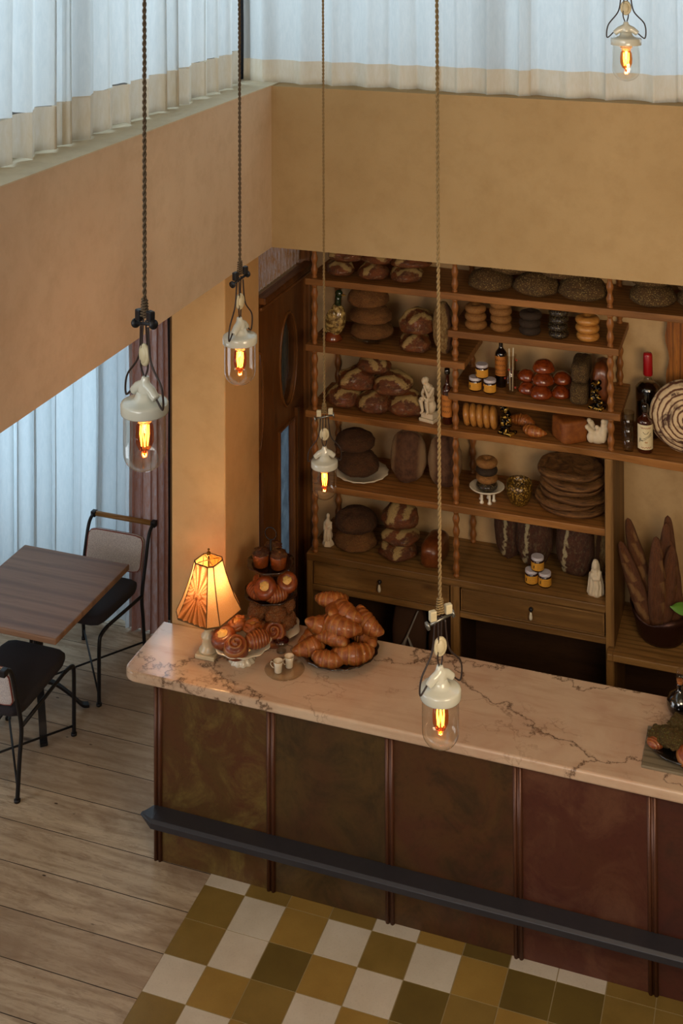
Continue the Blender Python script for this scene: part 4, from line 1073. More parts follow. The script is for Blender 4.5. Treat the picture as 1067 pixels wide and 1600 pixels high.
def coral():
    mb = MB(); rr = random.Random(4); mb.ball((0, 0, .035), (.05, .038, .035))
    for k in range(9):
        a = rr.uniform(-2.8, 2.8); l_ = rr.uniform(.04, .085); x = math.sin(a)*.035
        p0 = Vector((x*.6, rr.uniform(-.02, .02), .04)); p1 = p0+Vector((x*.8, rr.uniform(-.02, .0), l_)); mb.tube([p0, (p0+p1)/2+Vector((.006, 0, 0)), p1], [.017, .014, .011], 9); mb.ball(p1, .013)
    mb.ball((.03, -.015, .055), (.022, .02, .045)); mb.ball((-.03, -.02, .035), (.022, .02, .028))
    remeshed('ceramic_knot_figurine', mb, M_plasterfig, .0032, None, loc=(1.878, 1.265, S3), label='white knobbly ceramic sculpture beside the right spindle', cat='sculpture')
coral()
# tumblers, bottles, big rings boule, slab
for k in range(3):
    t = thing('tumbler', 'clear ribbed tumbler, %s of the nested stack left of the labelled bottle' % ('bottom', 'middle', 'top')[k], 'glass', (2.036, 1.235, S3+.05*k), k, 'nested tumblers')
    obj('glass', MB().lathe([(.026, 0), (.028, .006), (.034, .092), (.0325, .092), (.0255, .01), (.002, .010)], 24), M_tint, t)
bottle('large dark bottle sealed with red wax at the back of the shelf', 2.115, 1.45, S3, .066, .42, .017, M_blackglass, None, capmat=M_red, cap=.26, shoulder=.58, glass=M_glass, fill=.66)
ink = [(M_redink, [squig(-.55, .55, .88, .035, 18), squig(-.5, .0, .08, .03, 8), squig(.0, .55, .09, .03, 8)]), (M_ink, [[(-.3, .72), (-.1, .64), (.15, .66), (.3, .74)], [(-.6, .40), (-.1, .47), (.3, .56), (.6, .68)], [(-.55, .34), (-.1, .41), (.35, .52), (.62, .60)], [(-.7, .28), (-.65, .46), (-.55, .40)], squig(-.7, -.3, .36, .02, 6)]),
       (M_orange_lab, [squig(-.1, .2, .30, .04, 8)])]
bottle('small amber bottle with a cream printed label at the front of the shelf', 2.120, 1.245, S3, .038, .235, .013, M_amberdk, M_cream_lab, (.10, .62), M_blackglass, .15, .66, ink=ink, rz=.2)
def ringboule():
    mb = blob(11, 2.0, .35, .05, 2.0, n=48, m=24)
    M = Matrix.Rotation(PI/2, 4, 'X')
    mb.v = [tuple(M @ Vector((x, y, z))) for x, y, z in mb.v]
    mb.v = [(x*.37, y*.13, (z+.5)*.35) for x, y, z in mb.v]
    obj('ringed_sourdough', mb, M_bann, None, loc=(2.315, 1.33, S3), rot=(-.12, 0, .15), label='big round sourdough with floury ring pattern leaning at the right edge', cat='bread')
ringboule()
mb = MB(); N = 24; rows = []
for k in range(N+1):
    z = S3+.002+.70*k/N; e = .02*noise.noise(Vector((z*9, 1, 0)))
    rows.append([Vector((2.205+e, 1.53, z)), Vector((2.50, 1.53, z)), Vector((2.50, 1.572, z)), Vector((2.215+e, 1.572, z))])
obj('live_edge_board', mb.grid(rows, closed_v=True, cap=True), M_bark, None, False, loc=(0, 0, 0), label='rough bark-edged wooden slab standing against the wall at the right', cat='board')

# S4 right
t = thing('footed_dish', 'small white dish on column feet under the stack of four bagels', 'cake stand', (1.293, 1.285, S4))
obj('dish', MB().lathe([(.03, .058), (.06, .058), (.088, .074), (.094, .080), (.090, .083), (.06, .066), (.002, .064)], 32), M_china, t)
for k in range(5):
    a = 2*PI*k/5+.3; obj('foot', MB().lathe([(.012, 0), (.012, .006), (.007, .012), (.007, .050), (.011, .058)], 12, c=(.036*math.cos(a), .036*math.sin(a), 0)), M_china, t)
for k, (mt, nm) in enumerate([(B_glit, 'dark glazed'), (B_bag_ses, 'dark toasted'), (B_bag_dk, 'dark poppy'), (B_bag_ses, 'sesame')]):
    bagel('bagel', mt, 1.293, 1.285, S4+.064+.040*k, .116, .043, k, '%s bagel, %s of the stack on the footed dish' % (nm, ('bottom', 'second', 'third', 'top')[k]), 'bagels on the footed dish', k % 3)
def apple():
    t = thing('basket_cup', 'mottled gold woven-pattern cup with an open top beside the bagel dish', 'cup', (1.460, 1.315, S4))
    mg = NT('mottled_gold_glaze'); v = mg.map(); n = mg.vor(v, 90)
    m = mg.fin(mg.mix(mg.ramp(n, [(.2, 0.0), (.6, 1.0)]), '#a88232', '#4c3510'), .3, mg.bump(n, .6, .006), metal=.3, coat=.3)
    obj('cup', MB().lathe([(.038, 0), (.045, .006), (.064, .045), (.070, .085), (.066, .118), (.060, .116), (.063, .085), (.04, .02), (.002, .018)], 32), m, t)
    obj('stalk', MB().tube([(0, .04, .116), (.004, .035, .130), (.002, .03, .136)], [.004, .003, .002], 6), m, t)
apple()
for k in range(6):
    me = cmesh('flat_%d' % (k % 3), lambda: flat_mb(k % 3), B_flat)
    put('flatbread', me, None, (1.725+(.012, -.02, .015, .005, .01, -.005)[k], 1.375, S4+.003+.036*k), (rnd.uniform(-.03, .03), rnd.uniform(-.03, .03), k*1.3), (.36-.012*(k % 2), .34, .032), 'charred flatbread, %s of the stack of six by the right post' % ('bottom', 'second from the bottom', 'third from the bottom', 'fourth from the bottom', 'fifth from the bottom', 'topmost')[k], 'bread', 'stack of charred flatbreads')
# cabinet top right
stand('upright_batard', 'rye', .15, .12, .30, 1.355, 1.50, CB+.004, .5, -.20, 'leftmost dark oval loaf standing behind the jars', 2, 'dark oval loaves standing upright')
stand('upright_batard', 'rye', .20, .14, .31, 1.505, 1.47, CB+.004, .3, -.20, 'second dark oval loaf from the left standing behind the jars', 5, 'dark oval loaves standing upright')
stand('upright_batard', 'rye', .20, .15, .31, 1.735, 1.44, CB+.004, .1, -.20, 'broad dark oval loaf standing behind the white shrouded statuette', 7, 'dark oval loaves standing upright')
stand('upright_batard', 'batard', .11, .12, .28, 1.865, 1.50, CB+.004, -.1, -.20, 'pale greenish oval loaf standing against the right post', 8, 'dark oval loaves standing upright')
def madonna():
    mb = MB(); h = .175
    mb.lathe([(.040, 0), (.042, .02), (.034, .06), (.030, .10), (.022, .125), (.02, .15), (.012, .17), (.002, .176)], 20, lobes=(5, .10))
    mb.ball((0, -.012, .14), (.014, .014, .018)); mb.ball((-.012, -.022, .10), (.016, .014, .02)); mb.tube([(.024, -.005, .12), (.02, -.03, .09), (-.012, -.034, .088)], [.01, .01, .008])
    for q in range(6): a = -PI/2+(q-2.5)*.5; mb.tube([(.026*math.cos(a), .026*math.sin(a), .11), (.036*math.cos(a+.2), .036*math.sin(a+.2), .05), (.040*math.cos(a), .040*math.sin(a), .008)], .008, 7)
    remeshed('robed_statuette', mb, M_plasterfig, .003, None, loc=(1.862, 1.275, CB), label='white robed statuette at the right end above the drawer', cat='statuette')
madonna()

# bucket with baguettes
def bucket():
    t = thing('bread_bucket', 'dark metal bucket holding tall baguettes on the low right ledge', 'bucket', (2.185, 1.34, .706))
    rows = []
    prof = [(.002, .004), (.105, .0), (.120, .02), (.142, .11), (.158, .160)]
    for k, (r, z) in enumerate(prof+[(.152, .155), (.134, .11), (.110, .02), (.002, .02)]):
        row = []
        for i in range(40):
            a = 2*PI*i/40; dz = .028*math.cos(2*a+.6)+.010*math.cos(5*a) if z > .15 else 0
            row.append(Vector((r*math.cos(a), r*math.sin(a), z+dz*.8)))
        rows.append(row)
    obj('bucket', MB().grid(rows, closed_v=True, cap=True), M_copper, t)
bucket()
BG = [(-.070, -.05, -.24, .10, .50, 'leftmost'), (-.055, .03, -.20, -.02, .60, 'left rear'), (-.020, -.055, -.12, .08, .56, 'tall front left'), (.010, -.060, -.05, .12, .50, 'front centre'), (.005, .02, -.06, -.02, .58, 'rear centre'),
      (.055, -.02, .03, .05, .58, 'front right'), (.062, .05, .06, -.03, .60, 'rear right'), (.092, -.0, .10, .02, .50, 'rightmost')]
for k, (dx, dy, ty, tx, L, nm) in enumerate(BG):
    me = cmesh('baguette_%d' % (k % 3), lambda: bag_mb(k % 3), B_bag)
    put('baguette', me, None, (2.185+dx*.85, 1.34+dy*.9, .706+.026), (tx*.8, ty*1.1, k*.6), (.046, .046, L*.97), '%s baguette standing in the dark bucket' % nm, 'baguette', 'baguettes standing in the bucket')
def leaf():
    mb = MB(); rows = []
    for i in range(12):
        t = i/11; w_ = .035*math.sin(PI*min(1, t*1.02+.02))**.7
        rows.append([Vector((-.12*t, w_*q, .012*math.sin(PI*t)-abs(q)*.008+.05*t*0)) for q in (-1, -.5, 0, .5, 1)])
    mb.grid(rows)
    t = thing('basil_sprig', 'bright green basil leaf poking in at the right picture edge', 'plant', (2.40, 1.20, .706))
    o = obj('leaf', mb, M_leaf, t, loc=(-.04, 0, .225), rot=(.5, .15, .1)); 
    obj('leaf', mb, M_leaf, t, loc=(.02, .03, .24), rot=(-.5, .3, 2.2))
    obj('stem', MB().tube([(.0, .01, 0), (-.005, .01, .12), (-.03, 0, .226)], .003, 6), M_leaf, t)
    obj('pot', MB().lathe([(.03, 0), (.045, .08), (.04, .08), (.028, .01), (.001, .01)], 20), M_copper, t)
leaf()

# bags under the counter shelf
def bag(x, label, ribbon):
    t = thing('paper_bag', label, 'bag', (x, 1.40, .21), .1, 'bags inside the open cabinet')
    rows = []
    for k in range(10):
        z = .40*k/9; s = 1-.25*sm(.25, .42, z); row = []
        for j in range(24):
            a = 2*PI*j/24; r = (abs(math.cos(a))**5+abs(math.sin(a))**5)**(-.2)
            d = 1+.08*noise.noise(Vector((math.cos(a)*2, math.sin(a)*2, z*9+x*5)))
            row.append(Vector((.095*r*math.cos(a)*d*s, .06*r*math.sin(a)*d*s, z)))
        rows.append(row)
    obj('bag_body', MB().grid(rows, closed_v=True, cap=True), M_bag, t)
    if ribbon: obj('ribbon', MB().tube([(.06, -.075, .40), (.03, -.08, .33), (.0, -.082, .26), (-.04, -.082, .16)], [.004, .004, .006, .018], 6).tube([(.0, -.082, .27), (.03, -.082, .2), (.03, -.082, .15)], [.004, .008, .018], 6), M_ribbon, t, label='white ribbon')
bag(.83, 'brown paper bag with a white ribbon inside the left cabinet opening', True)
bag(1.04, 'crumpled dark bag beside the middle post inside the cabinet', False)

# ------------------------------------------------------------------ things on the marble
def table_lamp():
    t = thing('table_lamp', 'alabaster table lamp with a glowing amber panelled silk shade', 'lamp', (.180, .205, MT+.003))
    bxo('plinth', (-.05, .05, -.05, .05, 0, .020), M_alab, t, .004)
    obj('base', MB().lathe([(.045, .020), (.046, .030), (.034, .042), (.030, .075), (.036, .085), (.036, .095), (.022, .105), (.020, .115), (.036, .145), (.052, .185), (.056, .205), (.050, .212), (.01, .215)], 32), M_alab, t, label='turned cream alabaster')
    # shade: square with cut corners, concave sides
    sh = obj('lamp_shade_frame', MB().tube([(0, 0, .215), (0, 0, .47)], .004, 8), M_brass, t)
    def outline(r, cut):
        return [(r, -r+cut), (r, r-cut), (r-cut, r), (-r+cut, r), (-r, r-cut), (-r, -r+cut), (-r+cut, -r), (r-cut, -r)]
    zs = [(.205, .128, .045), (.215, .128, .045), (.27, .105, .037), (.33, .085, .030), (.39, .068, .024), (.445, .056, .020)]
    rings = [[Vector((x, y, z)) for x, y in outline(r, c)] for z, r, c in zs]
    R0 = Matrix.Rotation(R_(-12), 3, 'Z')
    rings = [[R0 @ p for p in rg] for rg in rings]
    sil = MB(); ple = MB()
    for k in range(8):
        a = k; b = (k+1) % 8; big = k in (2, 6); mbx = ple if big else sil
        if not big:
            rows = [[rg[a], (rg[a]+rg[b])/2, rg[b]] for rg in rings]; mbx.grid(rows)
        else:
            # pleats radiating from a rosette in the panel centre
            n = 110; rows = []; rb = []
            M_ = 50
            for q in range(M_+1):
                tt = q/M_*(len(rings)-1); i0 = min(int(tt), len(rings)-2); f = tt-i0; row = []
                L0 = rings[i0][a].lerp(rings[i0+1][a], f); L1 = rings[i0][b].lerp(rings[i0+1][b], f)
                nrm = (L1-L0).cross(Vector((0, 0, 1))).normalized()
                for s_ in range(n+1):
                    p = L0.lerp(L1, s_/n); wz = (p.z-.315); wx = (s_/n-.5)*(L1-L0).length
                    an = math.atan2(wz, wx); rr_ = math.hypot(wx, wz)
                    row.append(p+nrm*(.0035*math.cos(an*22)*sm(.004, .02, rr_))); rb.append(.5-.5*math.cos(an*22+math.sin(an*7)))
                rows.append(row)
            mbx.grid(rows, attr={'rib': rb})
            c = rings[2][a].lerp(rings[2][b], .5).lerp(rings[3][a].lerp(rings[3][b], .5), .6); ple.ball(c+(c-Vector((0, 0, c.z)))*.03, (.008, .008, .008))
    shd = obj('lamp_shade', sil, M_shade, t, label='plain amber silk corner panels')
    obj('pleated_panel', ple, M_shadep, shd, label='orange sunburst-pleated silk')
    tr = MB()
    for k in range(8): tr.tube([rg[k] for rg in rings], .0028, 6)
    for rg, r_ in ((rings[0], .0045), (rings[-1], .0035)):
        for k in range(8): tr.tube([rg[k], rg[(k+1) % 8]], r_, 6)
    obj('trim_braid', tr, M_trimdk, shd)
    f = MB().tube([(0, 0, .445), (0, 0, .47)], .004, 8).ball((0, 0, .478), .011).ball((0, 0, .496), .006)
    for k in range(4): a = PI/4+k*PI/2; f.tube([(0, 0, .448), (.055*math.cos(a), .055*math.sin(a), .445)], .0018, 5)
    obj('finial', f, M_brass, t)
    obj('bulb', MB().ball((0, 0, .33), (.022, .022, .032)), M_bulbon, t)
    l = bpy.data.lights.new('table_lamp_light', 'POINT'); l.energy = 3.4; l.color = (1, .56, .22); l.shadow_soft_size = .03
    o = bpy.data.objects.new('table_lamp_light', l); COL.objects.link(o); o.location = (.180, .205, MT+.375)
table_lamp()

def pastry(name, kind, x, y, z, s, h, rot, label, group, seed=0):
    fn, mat = {'swirl': (swirl_mb, B_dan), 'roll': (rollribs_mb, B_dan), 'puff': (lambda q: blob(q, 2.0, .6, .24, 3.6, n=40, m=24), B_puff), 'knot': (knot_mb, B_knot), 'pist': (lambda q: blob(q, 2, .6, .34, 3.4, n=40, m=24), B_pist)}[kind]
    me = cmesh('%s_%s_%d' % (name, kind, seed), lambda: fn(seed), mat)
    return put(name, me, None, (x, y, z), rot, (s, s, h), label, 'pastry', group)
def custard(x, y, z, s, rot, label, group, seed=0):
    t = thing('custard_danish', label, 'pastry', (x, y, z), 0, group); t.rotation_euler = rot
    put('pastry_shell', cmesh('cd_shell_%d' % seed, lambda: bagel_mb(seed), B_dan), t, sc=(s, s, s*.5))
    cm = blob(seed+3, 2, .5, .3, 3.5, n=24, m=12); cm.v = [(p[0]*s*.60, p[1]*s*.54, s*(.28+p[2]*.24)) for p in cm.v]
    obj('custard', cm, M_custard, t, label='pale yellow custard')
def pedestal():
    t = thing('pedestal_dish', 'white fluted pedestal dish of pastries in front of the table lamp', 'cake stand', (.350, .215, MT))
    obj('foot', MB().lathe([(.060, 0), (.062, .006), (.045, .022), (.030, .045), (.028, .056)], 48, lobes=(12, .06)), M_china, t)
    obj('dish', MB().lathe([(.03, .054), (.08, .060), (.125, .078), (.138, .088), (.134, .090), (.08, .068), (.002, .066)], 60, lobes=(12, .035, lambda k: 1 if 1 < k < 5 else 0)), M_china, t)
pedestal()
PX, PY, PZ = .350, .215, MT+.072
GP = 'pastries on the white pedestal dish'
custard(PX-.075, PY-.030, PZ+.012, .125, (.25, -.2, .3), 'round custard-filled danish at the left of the pedestal dish', GP)
pastry('swirl_bun', 'swirl', PX+.0, PY-.070, PZ+.012, .120, .10, (.45, 0, .4), 'swirled bun at the front of the pedestal dish', GP, 1)
pastry('ribbed_roll', 'roll', PX+.082, PY-.010, PZ+.012, .125, .105, (0, 0, .9), 'stripy ribbed roll at the right of the pedestal dish', GP, 1)
pastry('knotted_pastry', 'knot', PX-.050, PY+.050, PZ+.030, .115, .11, (0, 0, .2), 'lumpy caramel knot at the back left of the pedestal dish', GP, 1)
pastry('knotted_pastry', 'knot', PX+.035, PY+.045, PZ+.030, .115, .11, (0, 0, 1.5), 'lumpy caramel knot at the back right of the pedestal dish', GP, 2)

def tiers():
    x0, y0 = .392, .470
    t = thing('three_tier_stand', 'dark three-tier cake stand piled with pastries beside the pillar', 'cake stand', (x0, y0, MT))
    obj('pole', MB().tube([(0, 0, 0), (0, 0, .455)], .005, 8), M_iron, t)
    obj('handle', MB().tube([(.030*math.cos(a), 0, .485+.030*math.sin(a)) for a in [2*PI*k/24 for k in range(24)]], .003, 6, closed=True), M_iron, t)
    for z, r, m in ((.012, .145, M_china), (.185, .132, M_brownglass_pl), (.325, .118, M_brownglass_pl)):
        obj('tier', MB().lathe([(.02, z), (r*.7, z), (r*.93, z+.012), (r, z+.020), (r*.98, z+.024), (r*.7, z+.006), (.006, z+.006)], 48, lobes=(8, .035, lambda k: 1 if 1 < k < 5 else 0)), m, t)
    obj('foot', MB().lathe([(.05, 0), (.05, .006), (.02, .012)], 24), M_iron, t)
    return x0, y0
TX, TY = tiers()
GT = 'pastries on the three-tier stand'
def tp(a, r): return TX+1.18*r*math.cos(a), TY+1.18*r*math.sin(a)
# bottom tier: puffs / swirl two layers
for k, (a, r, z, kind, s, lb) in enumerate([(-2.2, .062, .020, 'puff', .105, 'sugared puff at the front left of the bottom tier'), (-.95, .066, .020, 'swirlt', .105, 'swirled bun at the front right of the bottom tier'), (2.3, .06, .020, 'puff', .10, 'sugared puff at the back left of the bottom tier'), (.5, .06, .02, 'puff', .10, 'sugared puff at the back right of the bottom tier'),
        (-2.3, .055, .095, 'puff', .10, 'upper sugared puff at the front left above the bottom tier'), (-.85, .055, .095, 'puff', .10, 'upper sugared puff at the front right above the bottom tier'), (.6, .06, .095, 'puff', .095, 'upper sugared puff at the far right above the bottom tier')]):
    x, y = tp(a, r)
    if kind == 'swirlt': pastry('swirl_bun', 'swirl', x, y-.005, MT+z+.012, s*1.18, .105, (.75, 0, .3), lb, GT, 2)
    else: pastry('sugared_puff', 'puff', x, y, MT+z, s*1.06, .082, (0, 0, k), lb, GT, k % 3)
for k, (a, r, kind, lb) in enumerate([(-2.25, .062, 'roll', 'ribbed roll at the front left of the middle tier'), (-.85, .064, 'roll', 'ribbed roll at the front right of the middle tier')]):
    x, y = tp(a, r); pastry('ribbed_roll', 'roll', x, y, MT+.192, .122, .10, (0, 0, (-.7, .8)[k]), lb, GT, 2)
x, y = tp(2.6, .06); pastry('swirl_bun', 'swirl', x, y, MT+.205, .11, .09, (.5, 0, 1), 'swirled bun at the back left of the middle tier', GT, 1)
x, y = tp(-1.5, .045); custard(x, y-.014, MT+.245, .112, (.8, .0, .1), 'custard danish tilted at the front of the middle tier', GT, 1)
x, y = tp(.1, .06); custard(x+.01, y, MT+.245, .105, (.6, .3, .1), 'custard danish at the right of the middle tier', GT, 2)
for k, (a, r, lb) in enumerate([(-2.5, .042, 'nut-topped muffin at the left of the top tier'), (-.4, .045, 'nut-topped muffin at the right of the top tier'), (1.7, .042, 'nut-topped muffin at the back of the top tier')]):
    x, y = tp(a, r); t = thing('nut_muffin', lb, 'pastry', (x, y, MT+.334), k, GT)
    obj('muffin_body', MB().lathe([(.028, 0), (.036, .006), (.042, .058), (.038, .066)], 24, lobes=(12, .012)), B_muf, t)
    mb = blob(k, 2, .5, .25, 4); mb.v = [(p[0]*.085, p[1]*.085, p[2]*.030+.056) for p in mb.v]; obj('nut_topping', mb, B_nut, t, label='dark chopped-nut topping')

# creamers on a glass saucer, jam cup
obj('glass_saucer', MB().lathe([(.03, 0), (.06, .002), (.092, .008), (.094, .011), (.06, .006), (.002, .004)], 40), M_tint, None, loc=(.570, .205, MT), label='clear glass saucer under the two small cream jugs', cat='saucer')
def creamer(x, y, label, rz):
    t = thing('cream_jug', label, 'jug', (x, y, MT+.006), rz, 'small cream jugs')
    obj('jug_body', MB().lathe([(.016, 0), (.018, .003), (.0185, .030), (.024, .052), (.0225, .052), (.0165, .028), (.002, .008)], 24), M_china, t)
    obj('gilt_rim', MB().torus((0, 0, .052), .0235, .0010, 28, 6), M_gilt, t)
    obj('jug_handle', MB().tube([(-.022, 0, .045), (-.033, 0, .048), (-.036, 0, .035), (-.028, 0, .022), (-.018, 0, .018)], .0022, 6), M_china, t)
creamer(.548, .180, 'small white cream jug with gilt rim, the nearer one on the glass saucer', .3)
creamer(.583, .232, 'small white cream jug with gilt rim, the farther one on the glass saucer', 1.0)
t = thing('jam_cup', 'small footed glass cup of dark red jam behind the cream jugs', 'cup', (.497, .345, MT))
obj('cup_glass', MB().lathe([(.024, 0), (.024, .004), (.006, .012), (.006, .020), (.030, .034), (.042, .056), (.040, .056), (.028, .037), (.002, .026)], 32), M_tint, t)
obj('jam', MB().lathe([(.026, .037), (.038, .054), (.002, .055)], 32), simple('red_jam', '#3a0a06', .12, coat=.8), t)
# croissant platter
CX, CY = .768, .405
t = thing('croissant_platter', 'black wavy-rimmed platter piled with croissants', 'platter', (CX, CY, MT))
obj('platter', MB().lathe([(.08, 0), (.10, .002), (.15, .016), (.188, .038), (.192, .042), (.185, .043), (.14, .020), (.08, .008), (.002, .007)], 72, lobes=(18, .018, lambda k: 1 if 2 < k < 7 else 0)), M_blackpl, t)
GC = 'croissants piled on the black platter'
CR = [(-.115, -.065, .030, .165, (.1, -.1, .9), 'front left'), (-.010, -.115, .018, .155, (.15, 0, .1), 'front centre'), (.095, -.060, .022, .19, (0, .05, .55), 'large front right'), (-.135, .030, .035, .17, (0, -.2, 1.3), 'far left'),
      (.000, .000, .020, .16, (0, 0, 2.0), 'hidden centre'), (.110, .060, .035, .16, (0, .1, 2.6), 'right side'), (-.050, .110, .030, .17, (0, 0, 3.3), 'back'),
      (-.095, -.010, .095, .18, (.2, .45, 1.1), 'upright left'), (-.005, -.060, .080, .155, (0, .1, 2.9), 'lower middle'), (.015, -.015, .115, .19, (.1, 0, -.25), 'large middle'), (.075, .050, .095, .16, (0, 0, .9), 'inner right'),
      (-.060, .050, .140, .17, (.5, .25, 2.0), 'upper left'), (.025, .060, .150, .175, (.2, .1, -.6), 'topmost'), (.118, .080, .115, .165, (.2, .35, -.5), 'upper right'), (-.075, .110, .165, .15, (0, 0, .3), 'highest rear left')]
for k, (dx, dy, dz, L, rot, nm) in enumerate(CR):
    croi(CX+dx, CY+dy, MT+dz, L*1.16, rot, '%s croissant of the pile on the black platter' % nm, GC, k, 1.05)
# right end of the counter
t = thing('decanter', 'round dark decanter with a glass-topped cork at the right end of the counter', 'bottle', (2.345, .470, MT))
obj('decanter_body', MB().lathe([(.030, 0), (.042, .004), (.056, .035), (.058, .058), (.046, .085), (.024, .102), (.014, .112), (.013, .135), (.017, .138)], 32), M_blackglass, t)
obj('cork', MB().lathe([(.012, .130), (.013, .158)], 16), M_cork, t)
obj('stopper', MB().lathe([(.016, .156), (.017, .165), (.015, .195), (.010, .203), (.001, .205)], 20), M_tint, t)
PXR, PYR = 2.375, .215
bxo('serving_board', (PXR-.155, PXR+.2, PYR-.15, PYR+.12, 0, .012), M_board, None, .003, loc=(0, 0, MT), label='thin grey-brown board under the plate at the right end of the marble', cat='board')
t = thing('pastry_plate', 'dark plate of green-nut pastries at the right end of the counter', 'plate', (PXR, PYR, MT+.012))
obj('plate', MB().lathe([(.05, 0), (.10, .006), (.132, .022), (.130, .026), (.09, .012), (.002, .008)], 40), M_blackpl, t)
GR = 'pastries on the right plate'
pastry('swirl_bun', 'swirl', PXR+.035, PYR-.075, MT+.030, .12, .08, (.5, 0, .5), 'orange swirled bun at the front of the right plate', GR, 2)
for k, (dx, dy, z, lb) in enumerate([(-.085, .0, .028, 'green-nut pastry at the left of the right plate'), (-.035, -.035, .050, 'green-nut pastry at the centre of the right plate'), (-.01, .045, .055, 'green-nut pastry at the top of the right plate'), (.075, .04, .03, 'green-nut pastry at the far right of the right plate')]):
    pastry('nut_pastry', 'pist', PXR+dx, PYR+dy, MT+z, .108, .062, (.1, 0, k), lb, GR, k % 2)
pastry('ribbed_roll', 'roll', PXR-.105, PYR-.025, MT+.022, .09, .06, (0, 0, 1.2), 'glossy brown roll at the left rim of the right plate', GR, 1)

# ------------------------------------------------------------------ pendant lamps
def arc(pts, n=8):
    P = [Vector(p) for p in pts]; out = []
    for i in range(len(P)-1):
        a = P[max(0, i-1)]; b = P[i]; c = P[i+1]; d = P[min(len(P)-1, i+2)]
        for k in range(n):
            t = k/n; out.append(.5*((2*b)+(c-a)*t+(2*a-5*b+4*c-d)*t*t+(3*b-a-3*c+d)*t**3))
    out.append(P[-1]); return out
def pendant(loc, label, cordmat, rz, top=5.4, power=3.2, full=True):
    t = thing('pendant_lamp', label, 'pendant lamp', loc, rz, 'jar pendant lamps on twisted cords')
    # loc = centre of the lid's lower rim
    obj('lid', MB().lathe([(.056, 0), (.0615, .001), (.0625, .004), (.0625, .024), (.0605, .0285), (.054, .031), (.036, .034), (.028, .038), (.024, .046), (.020, .054), (.002, .058)], 40), M_ceramic, t)
    mb = MB(); mb.ball((0, 0, .060), (.021, .018, .022)); mb.tube([(0, 0, .055), (0, .003, .094)], [.019, .010], 12)
    mb.tube([(.004, 0, .072), (.026, .004, .062), (.046, .006, .046)], [.014, .0135, .0115], 12); mb.tube([(-.004, 0, .072), (-.026, -.004, .062), (-.046, -.006, .046)], [.014, .0135, .0115], 12)
    remeshed('insulator_crown', mb, M_ceramic, .003, t)
    gp = [(.0555, .004), (.0560, -.06), (.0555, -.10)]+[(.0555*math.cos(a), -.10-.048*math.sin(a)) for a in [PI/2*k/10 for k in range(1, 10)]]+[(.002, -.148)]
    obj('glass_jar', MB().lathe(gp, 40, cap=False), M_glass, t, label='clear glass jar')
    obj('socket', MB().lathe([(.024, .0), (.024, -.012), (.018, -.014), (.018, -.024)], 20), M_bone, t)
    bp = [(.014, -.02), (.022, -.032), (.0245, -.055), (.0235, -.075), (.016, -.092), (.006, -.099), (.003, -.108), (.001, -.110)]
    bl = obj('bulb', MB().lathe(bp, 24), M_amber, t, label='amber filament bulb')
    mb = MB()
    for k in range(6):
        a = 2*PI*k/6; b = a+PI/6
        mb.tube([(.011*math.cos(a), .011*math.sin(a), -.032), (.012*math.cos(a+.15), .012*math.sin(a+.15), -.055), (.009*math.cos(b), .009*math.sin(b), -.084)], .0013, 5)
        mb.tube([(.009*math.cos(b), .009*math.sin(b), -.084), (.012*math.cos(b+.3), .012*math.sin(b+.3), -.055), (.011*math.cos(b+.5), .011*math.sin(b+.5), -.032)], .0013, 5)
    obj('filament', mb, M_fil, bl, label='glowing orange filament loops')
    # flex, pulley, rod, wrap
    fx = MB()
    fx.tube(arc([(.048, .006, .046), (.075, .008, .028), (.074, .004, .085), (.030, 0, .140), (.018, 0, .225)]), .0028, 6)
    fx.tube(arc([(-.050, -.006, .050), (-.075, -.01, .030), (-.070, -.01, .080), (-.028, 0, .140), (-.018, 0, .225)]), .0028, 6)
    fx.tube(arc([(.004, 0, .095), (.010, .004, .12), (.007, .004, .165), (.006, 0, .24)]), .0026, 6)
    fx.tube(arc([(-.004, 0, .095), (-.011, -.004, .12), (-.008, -.004, .165), (-.006, 0, .24)]), .0026, 6)
    obj('flex', fx, M_flex, t, label='dark rubber flex loops')
    pb = MB().ball((0, 0, .150), (.016, .012, .024)); pb.torus((0, 0, .150), .017, .006, 20, 8, M=Matrix.Translation((0, 0, .150)) @ Matrix.Rotation(PI/2, 4, 'X') @ Matrix.Diagonal((1, 1.3, 1, 1)) @ Matrix.Translation((0, 0, -.150)))
    obj('porcelain_pulley', pb, M_bone, t)
    rd = MB().tube([(-.040, .0, .222), (.040, .0, .238)], .0045, 10)
    for s_ in (-1, 1): rd.tube([(s_*.040, -.000, .230+s_*.008), (s_*.046, 0, .230+s_*.0092)], .0125, 16)
    obj('clamp_rod', rd, M_steel if full else M_iron, t)
    obj('connector_block', MB().box(-.036, -.014, -.008, .008, .232, .262), M_bone if full else M_iron, t, False, .003); obj('connector_block', MB().box(.018, .040, -.008, .008, .242, .270), M_bone if full else M_iron, t, False, .003)
    wr = MB()
    for s_ in (-1, 1):
        pts = [(s_*.007*(1-k/60)+.0065*math.cos(k*.9), .0065*math.sin(k*.9), .245+.050*k/48) for k in range(49)]
        wr.tube(pts, .0026, 6)
    obj('cord_wrap', wr, cordmat, t)
    # twisted pair up to the ceiling
    z0 = .290; z1 = top-loc[2]; mb = MB(); steps = int((z1-z0)/.0048)
    for ph in (0, PI):
        mb.tube([(.0030*math.cos(2*PI*k*.0048/.034+ph), .0030*math.sin(2*PI*k*.0048/.034+ph), z0+(z1-z0)*k/steps) for k in range(steps+1)], .0031, 5)
    obj('twisted_cord', mb, cordmat, t)
    obj('ceiling_rose', MB().lathe([(.04, z1-.03), (.045, z1-.02), (.045, z1)], 20), M_ceramic, t)
